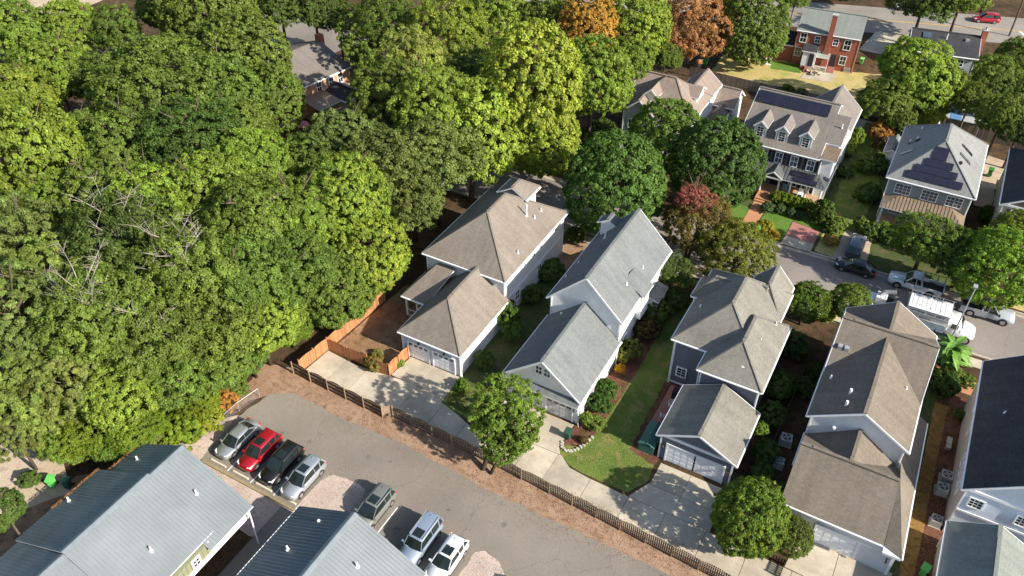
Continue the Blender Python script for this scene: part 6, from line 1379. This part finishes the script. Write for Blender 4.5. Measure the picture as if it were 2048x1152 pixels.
for px_, py_, r_, l_ in ((1558, 770, 30, 'dark shrub in the deep shade nearest the long brown house'), (1545, 830, 28, 'dark shrub in the shade beside the dark fence'), (1620, 775, 24, 'green shrub half lit along the brown house wall'), (1530, 905, 26, 'dark shrub below the bright one by the blue garage'), (1525, 945, 22, 'dark shrub nearest the alley in the shaded passage'), (1590, 690, 30, 'dark shrub at the back of the shaded passage'), (1640, 745, 22, 'dark shrub touching the brown roof eave'), (1560, 985, 20, 'dark shrub above the round yellow-tipped tree')):
    bush(px_, py_, r_, l_, Dk, .1, 1.0)
bush(1885, 765, 30, 'dark shrubs under the banana plant', (.05, .09, .018), .2, .9); bush(1905, 745, 20, 'green shrub around the terracotta urn', G, .2, .8); bush(1935, 762, 16, 'thin green shrub by the brick walk', G, .2, .6)
bush(1920, 830, 12, 'small dark plant against the beige wall', Dk, .2, .5); bush(1545, 1140, 14, 'small weed patch beside the garage driveway', (.3, .22, .08), .4, .2, .3) if False else None
bush(1470, 445, 12, 'low green plant beside the brick walkway left side', (.12, .18, .04), .2, .4)
bush(410, 835, 36, 'yellowing shrub at the chain-link fence', (.24, .28, .03), .5, 1.2, .8); bush(440, 800, 34, 'orange-brown brush patch at the parking lot corner', (.36, .19, .05), .5, .9, .6); bush(470, 775, 26, 'green brush beside the brown brush patch', G, .3, .9, .7)
bush(360, 860, 40, 'lime shrub behind the metal roof peak', (.17, .25, .025), .4, 1.6); bush(300, 870, 34, 'tangled twiggy shrub behind the metal roof', (.15, .17, .05), .4, 1.6)
bush(120, 820, 34, 'pale shrub in the gap above the sandy patch', (.14, .17, .04), .4, 2.0); bush(60, 960, 20, 'dark weed clump by the sandy patch', Dk, .2, .6)
bush(1385, 585, 16, 'tan flowering shrub in the bed left of the blue house', (.30, .20, .09), .5, .5)
bush(1150, 470, 20, 'dark shrub behind the tan house', Dk, .1, .9); bush(1100, 540, 26, 'dark shrub along the tan house side wall', Dk, .1, .9); bush(1065, 590, 22, 'dark shrub halfway along the tan house side wall', Dk, .1, .8)
# banana plant: broad drooping leaves
bp = thing('banana_plant', 'tropical banana plant with broad shiny leaves at the brown house corner', 'plant', at(1905, 700, 2.2) + (0,)); rr = random.Random(12)
MB().tube([(0, 0, 0), (.1, 0, 1.4), (0, .1, 2.2)], [.22, .16, .08], 8).build('stem', 'bark', bp)
for i in range(74):
    a = i * 2.4 + rr.uniform(-.2, .2); el = rr.uniform(.05, 1.0); L = rr.uniform(1.5, 2.7); wd = rr.uniform(.26, .40); z0 = 1.4 + rr.uniform(-.9, 1.5); d = Vector((math.cos(a), math.sin(a), 0)); s_ = Vector((-d.y, d.x, 0)); b = MB(); pr = None
    for k in range(7):
        t = k / 6; c = d * (L * t * math.cos(el * (1 - t * .3))) + Vector((0, 0, z0 + L * (math.sin(el) * t - .55 * t * t))); w_ = wd * math.sin(math.pi * min(1, t * .93 + .07)) ** .7
        cur = [c - s_ * w_ + Vector((0, 0, .05)), c, c + s_ * w_ + Vector((0, 0, .05))]
        if pr:
            b.face([pr[0], cur[0], cur[1], pr[1]]); b.face([pr[1], cur[1], cur[2], pr[2]])
        pr = cur
    b.mesh  # leaf blade with raised midrib fold
    me = b.mesh('leaf', 'banana_leaf', fixn=False); link_mesh('leaf', me, bp)
# ------------------------------------------------------------------ loose matter on the ground
def scatter(name, n, region, mat, sz, z=.03, seed=1, kind='stuff', flatness=.4, density=None):
    q = random.Random(seed); b = MB(); k = 0
    while k < n:
        x, y = region(q)
        if density and q.random() > density(x, y): continue
        t = q.uniform(0, 6.28); L = q.uniform(.5, 1.2) * sz; w_ = L * q.uniform(.35, .8); h_ = q.uniform(.1, flatness) * sz
        c, s_ = math.cos(t), math.sin(t); b.face([(x - c * L, y - s_ * L, z), (x + s_ * w_, y - c * w_, z + h_), (x + c * L, y + s_ * L, z + h_ * .3), (x - s_ * w_, y + c * w_, z + h_ * .6)]); k += 1
    o = b.mesh(name, mat, fixn=False); o = link_mesh(name, o); o['kind'] = kind; return o
scatter('pine_straw', 1800, lambda q: (q.uniform(-49, 2), 38.2 + q.random() ** .8 * 2.3), 'straw', .10, .02, 2)
scatter('fallen_leaves', 1600, lambda q: (q.uniform(-49, 2), 37.9 - abs(q.gauss(0, .8))), 'pine_litter', .045, .02, 3)
scatter('fallen_leaves', 700, lambda q: (q.uniform(-47, -6), q.gauss(40.95, .22)), 'pine_litter', .05, .062, 4)
scatter('gravel_stones', 2600, lambda q: (q.uniform(-37.3, -32.6), q.uniform(26.8, 32.3)), 'stone', .05, .022, 5)
scatter('gravel_stones', 500, lambda q: (q.uniform(-38.6, -32), q.gauss(33.0, .6)), 'gravel', .035, .02, 6)
scatter('gravel_stones', 1600, lambda q: (q.uniform(-21.3, -18.4), q.uniform(28, 31.8)), 'stone', .05, .022, 7)
scatter('gravel_stones', 2400, lambda q: (q.uniform(-51, -37), q.uniform(24.6, 27.5)), 'stone', .05, .012, 8)
scatter('fallen_leaves', 900, lambda q: (q.uniform(-47, -40), q.uniform(45.3, 53)), 'pine_litter', .06, .02, 9)
scatter('lawn_tufts', 2200, lambda q: (q.uniform(-19.4, -12.2), q.uniform(44.4, 57)), 'grass', .08, .02, 10, flatness=.6)
scatter('lawn_tufts', 1800, lambda q: (q.uniform(-32.6, -24.6), q.uniform(44.6, 47.6)), 'shade_grass', .10, .02, 11, flatness=1.1)
scatter('fallen_leaves', 500, lambda q: (q.uniform(-20, 18), q.uniform(85.6, 86.9)), 'pine_litter', .07, .03, 12)
scatter('mulch_chips', 1200, lambda q: (q.uniform(9.9, 12.3), q.uniform(44, 69)), 'gold_mulch', .07, .02, 13)
# oil stains in the stalls and a patched strip across the lot
m_plain('oil_stain', (.15, .135, .115), .8, var=.35, sc=4); m_plain('patch_asphalt', (.165, .148, .125), .9, var=.25, sc=3)
q = random.Random(3)
for i, (x, y, r_) in enumerate(((-44.1, 33.9, .28), (-41.2, 34.3, .22), (-28.3, 30.5, .4), (-28.1, 29.2, .25), (-35.2, 35.6, .3), (-25.6, 34.4, .25), (-33.1, 36.2, .16), (-20.6, 35.5, .3))):
    flat('oil_stain', [(x + r_ * q.uniform(.5, 1.1) * math.cos(a * .5236), y + r_ * q.uniform(.5, 1.3) * math.sin(a * .5236)) for a in range(12)], 'oil_stain', .0135 + .0004 * i)
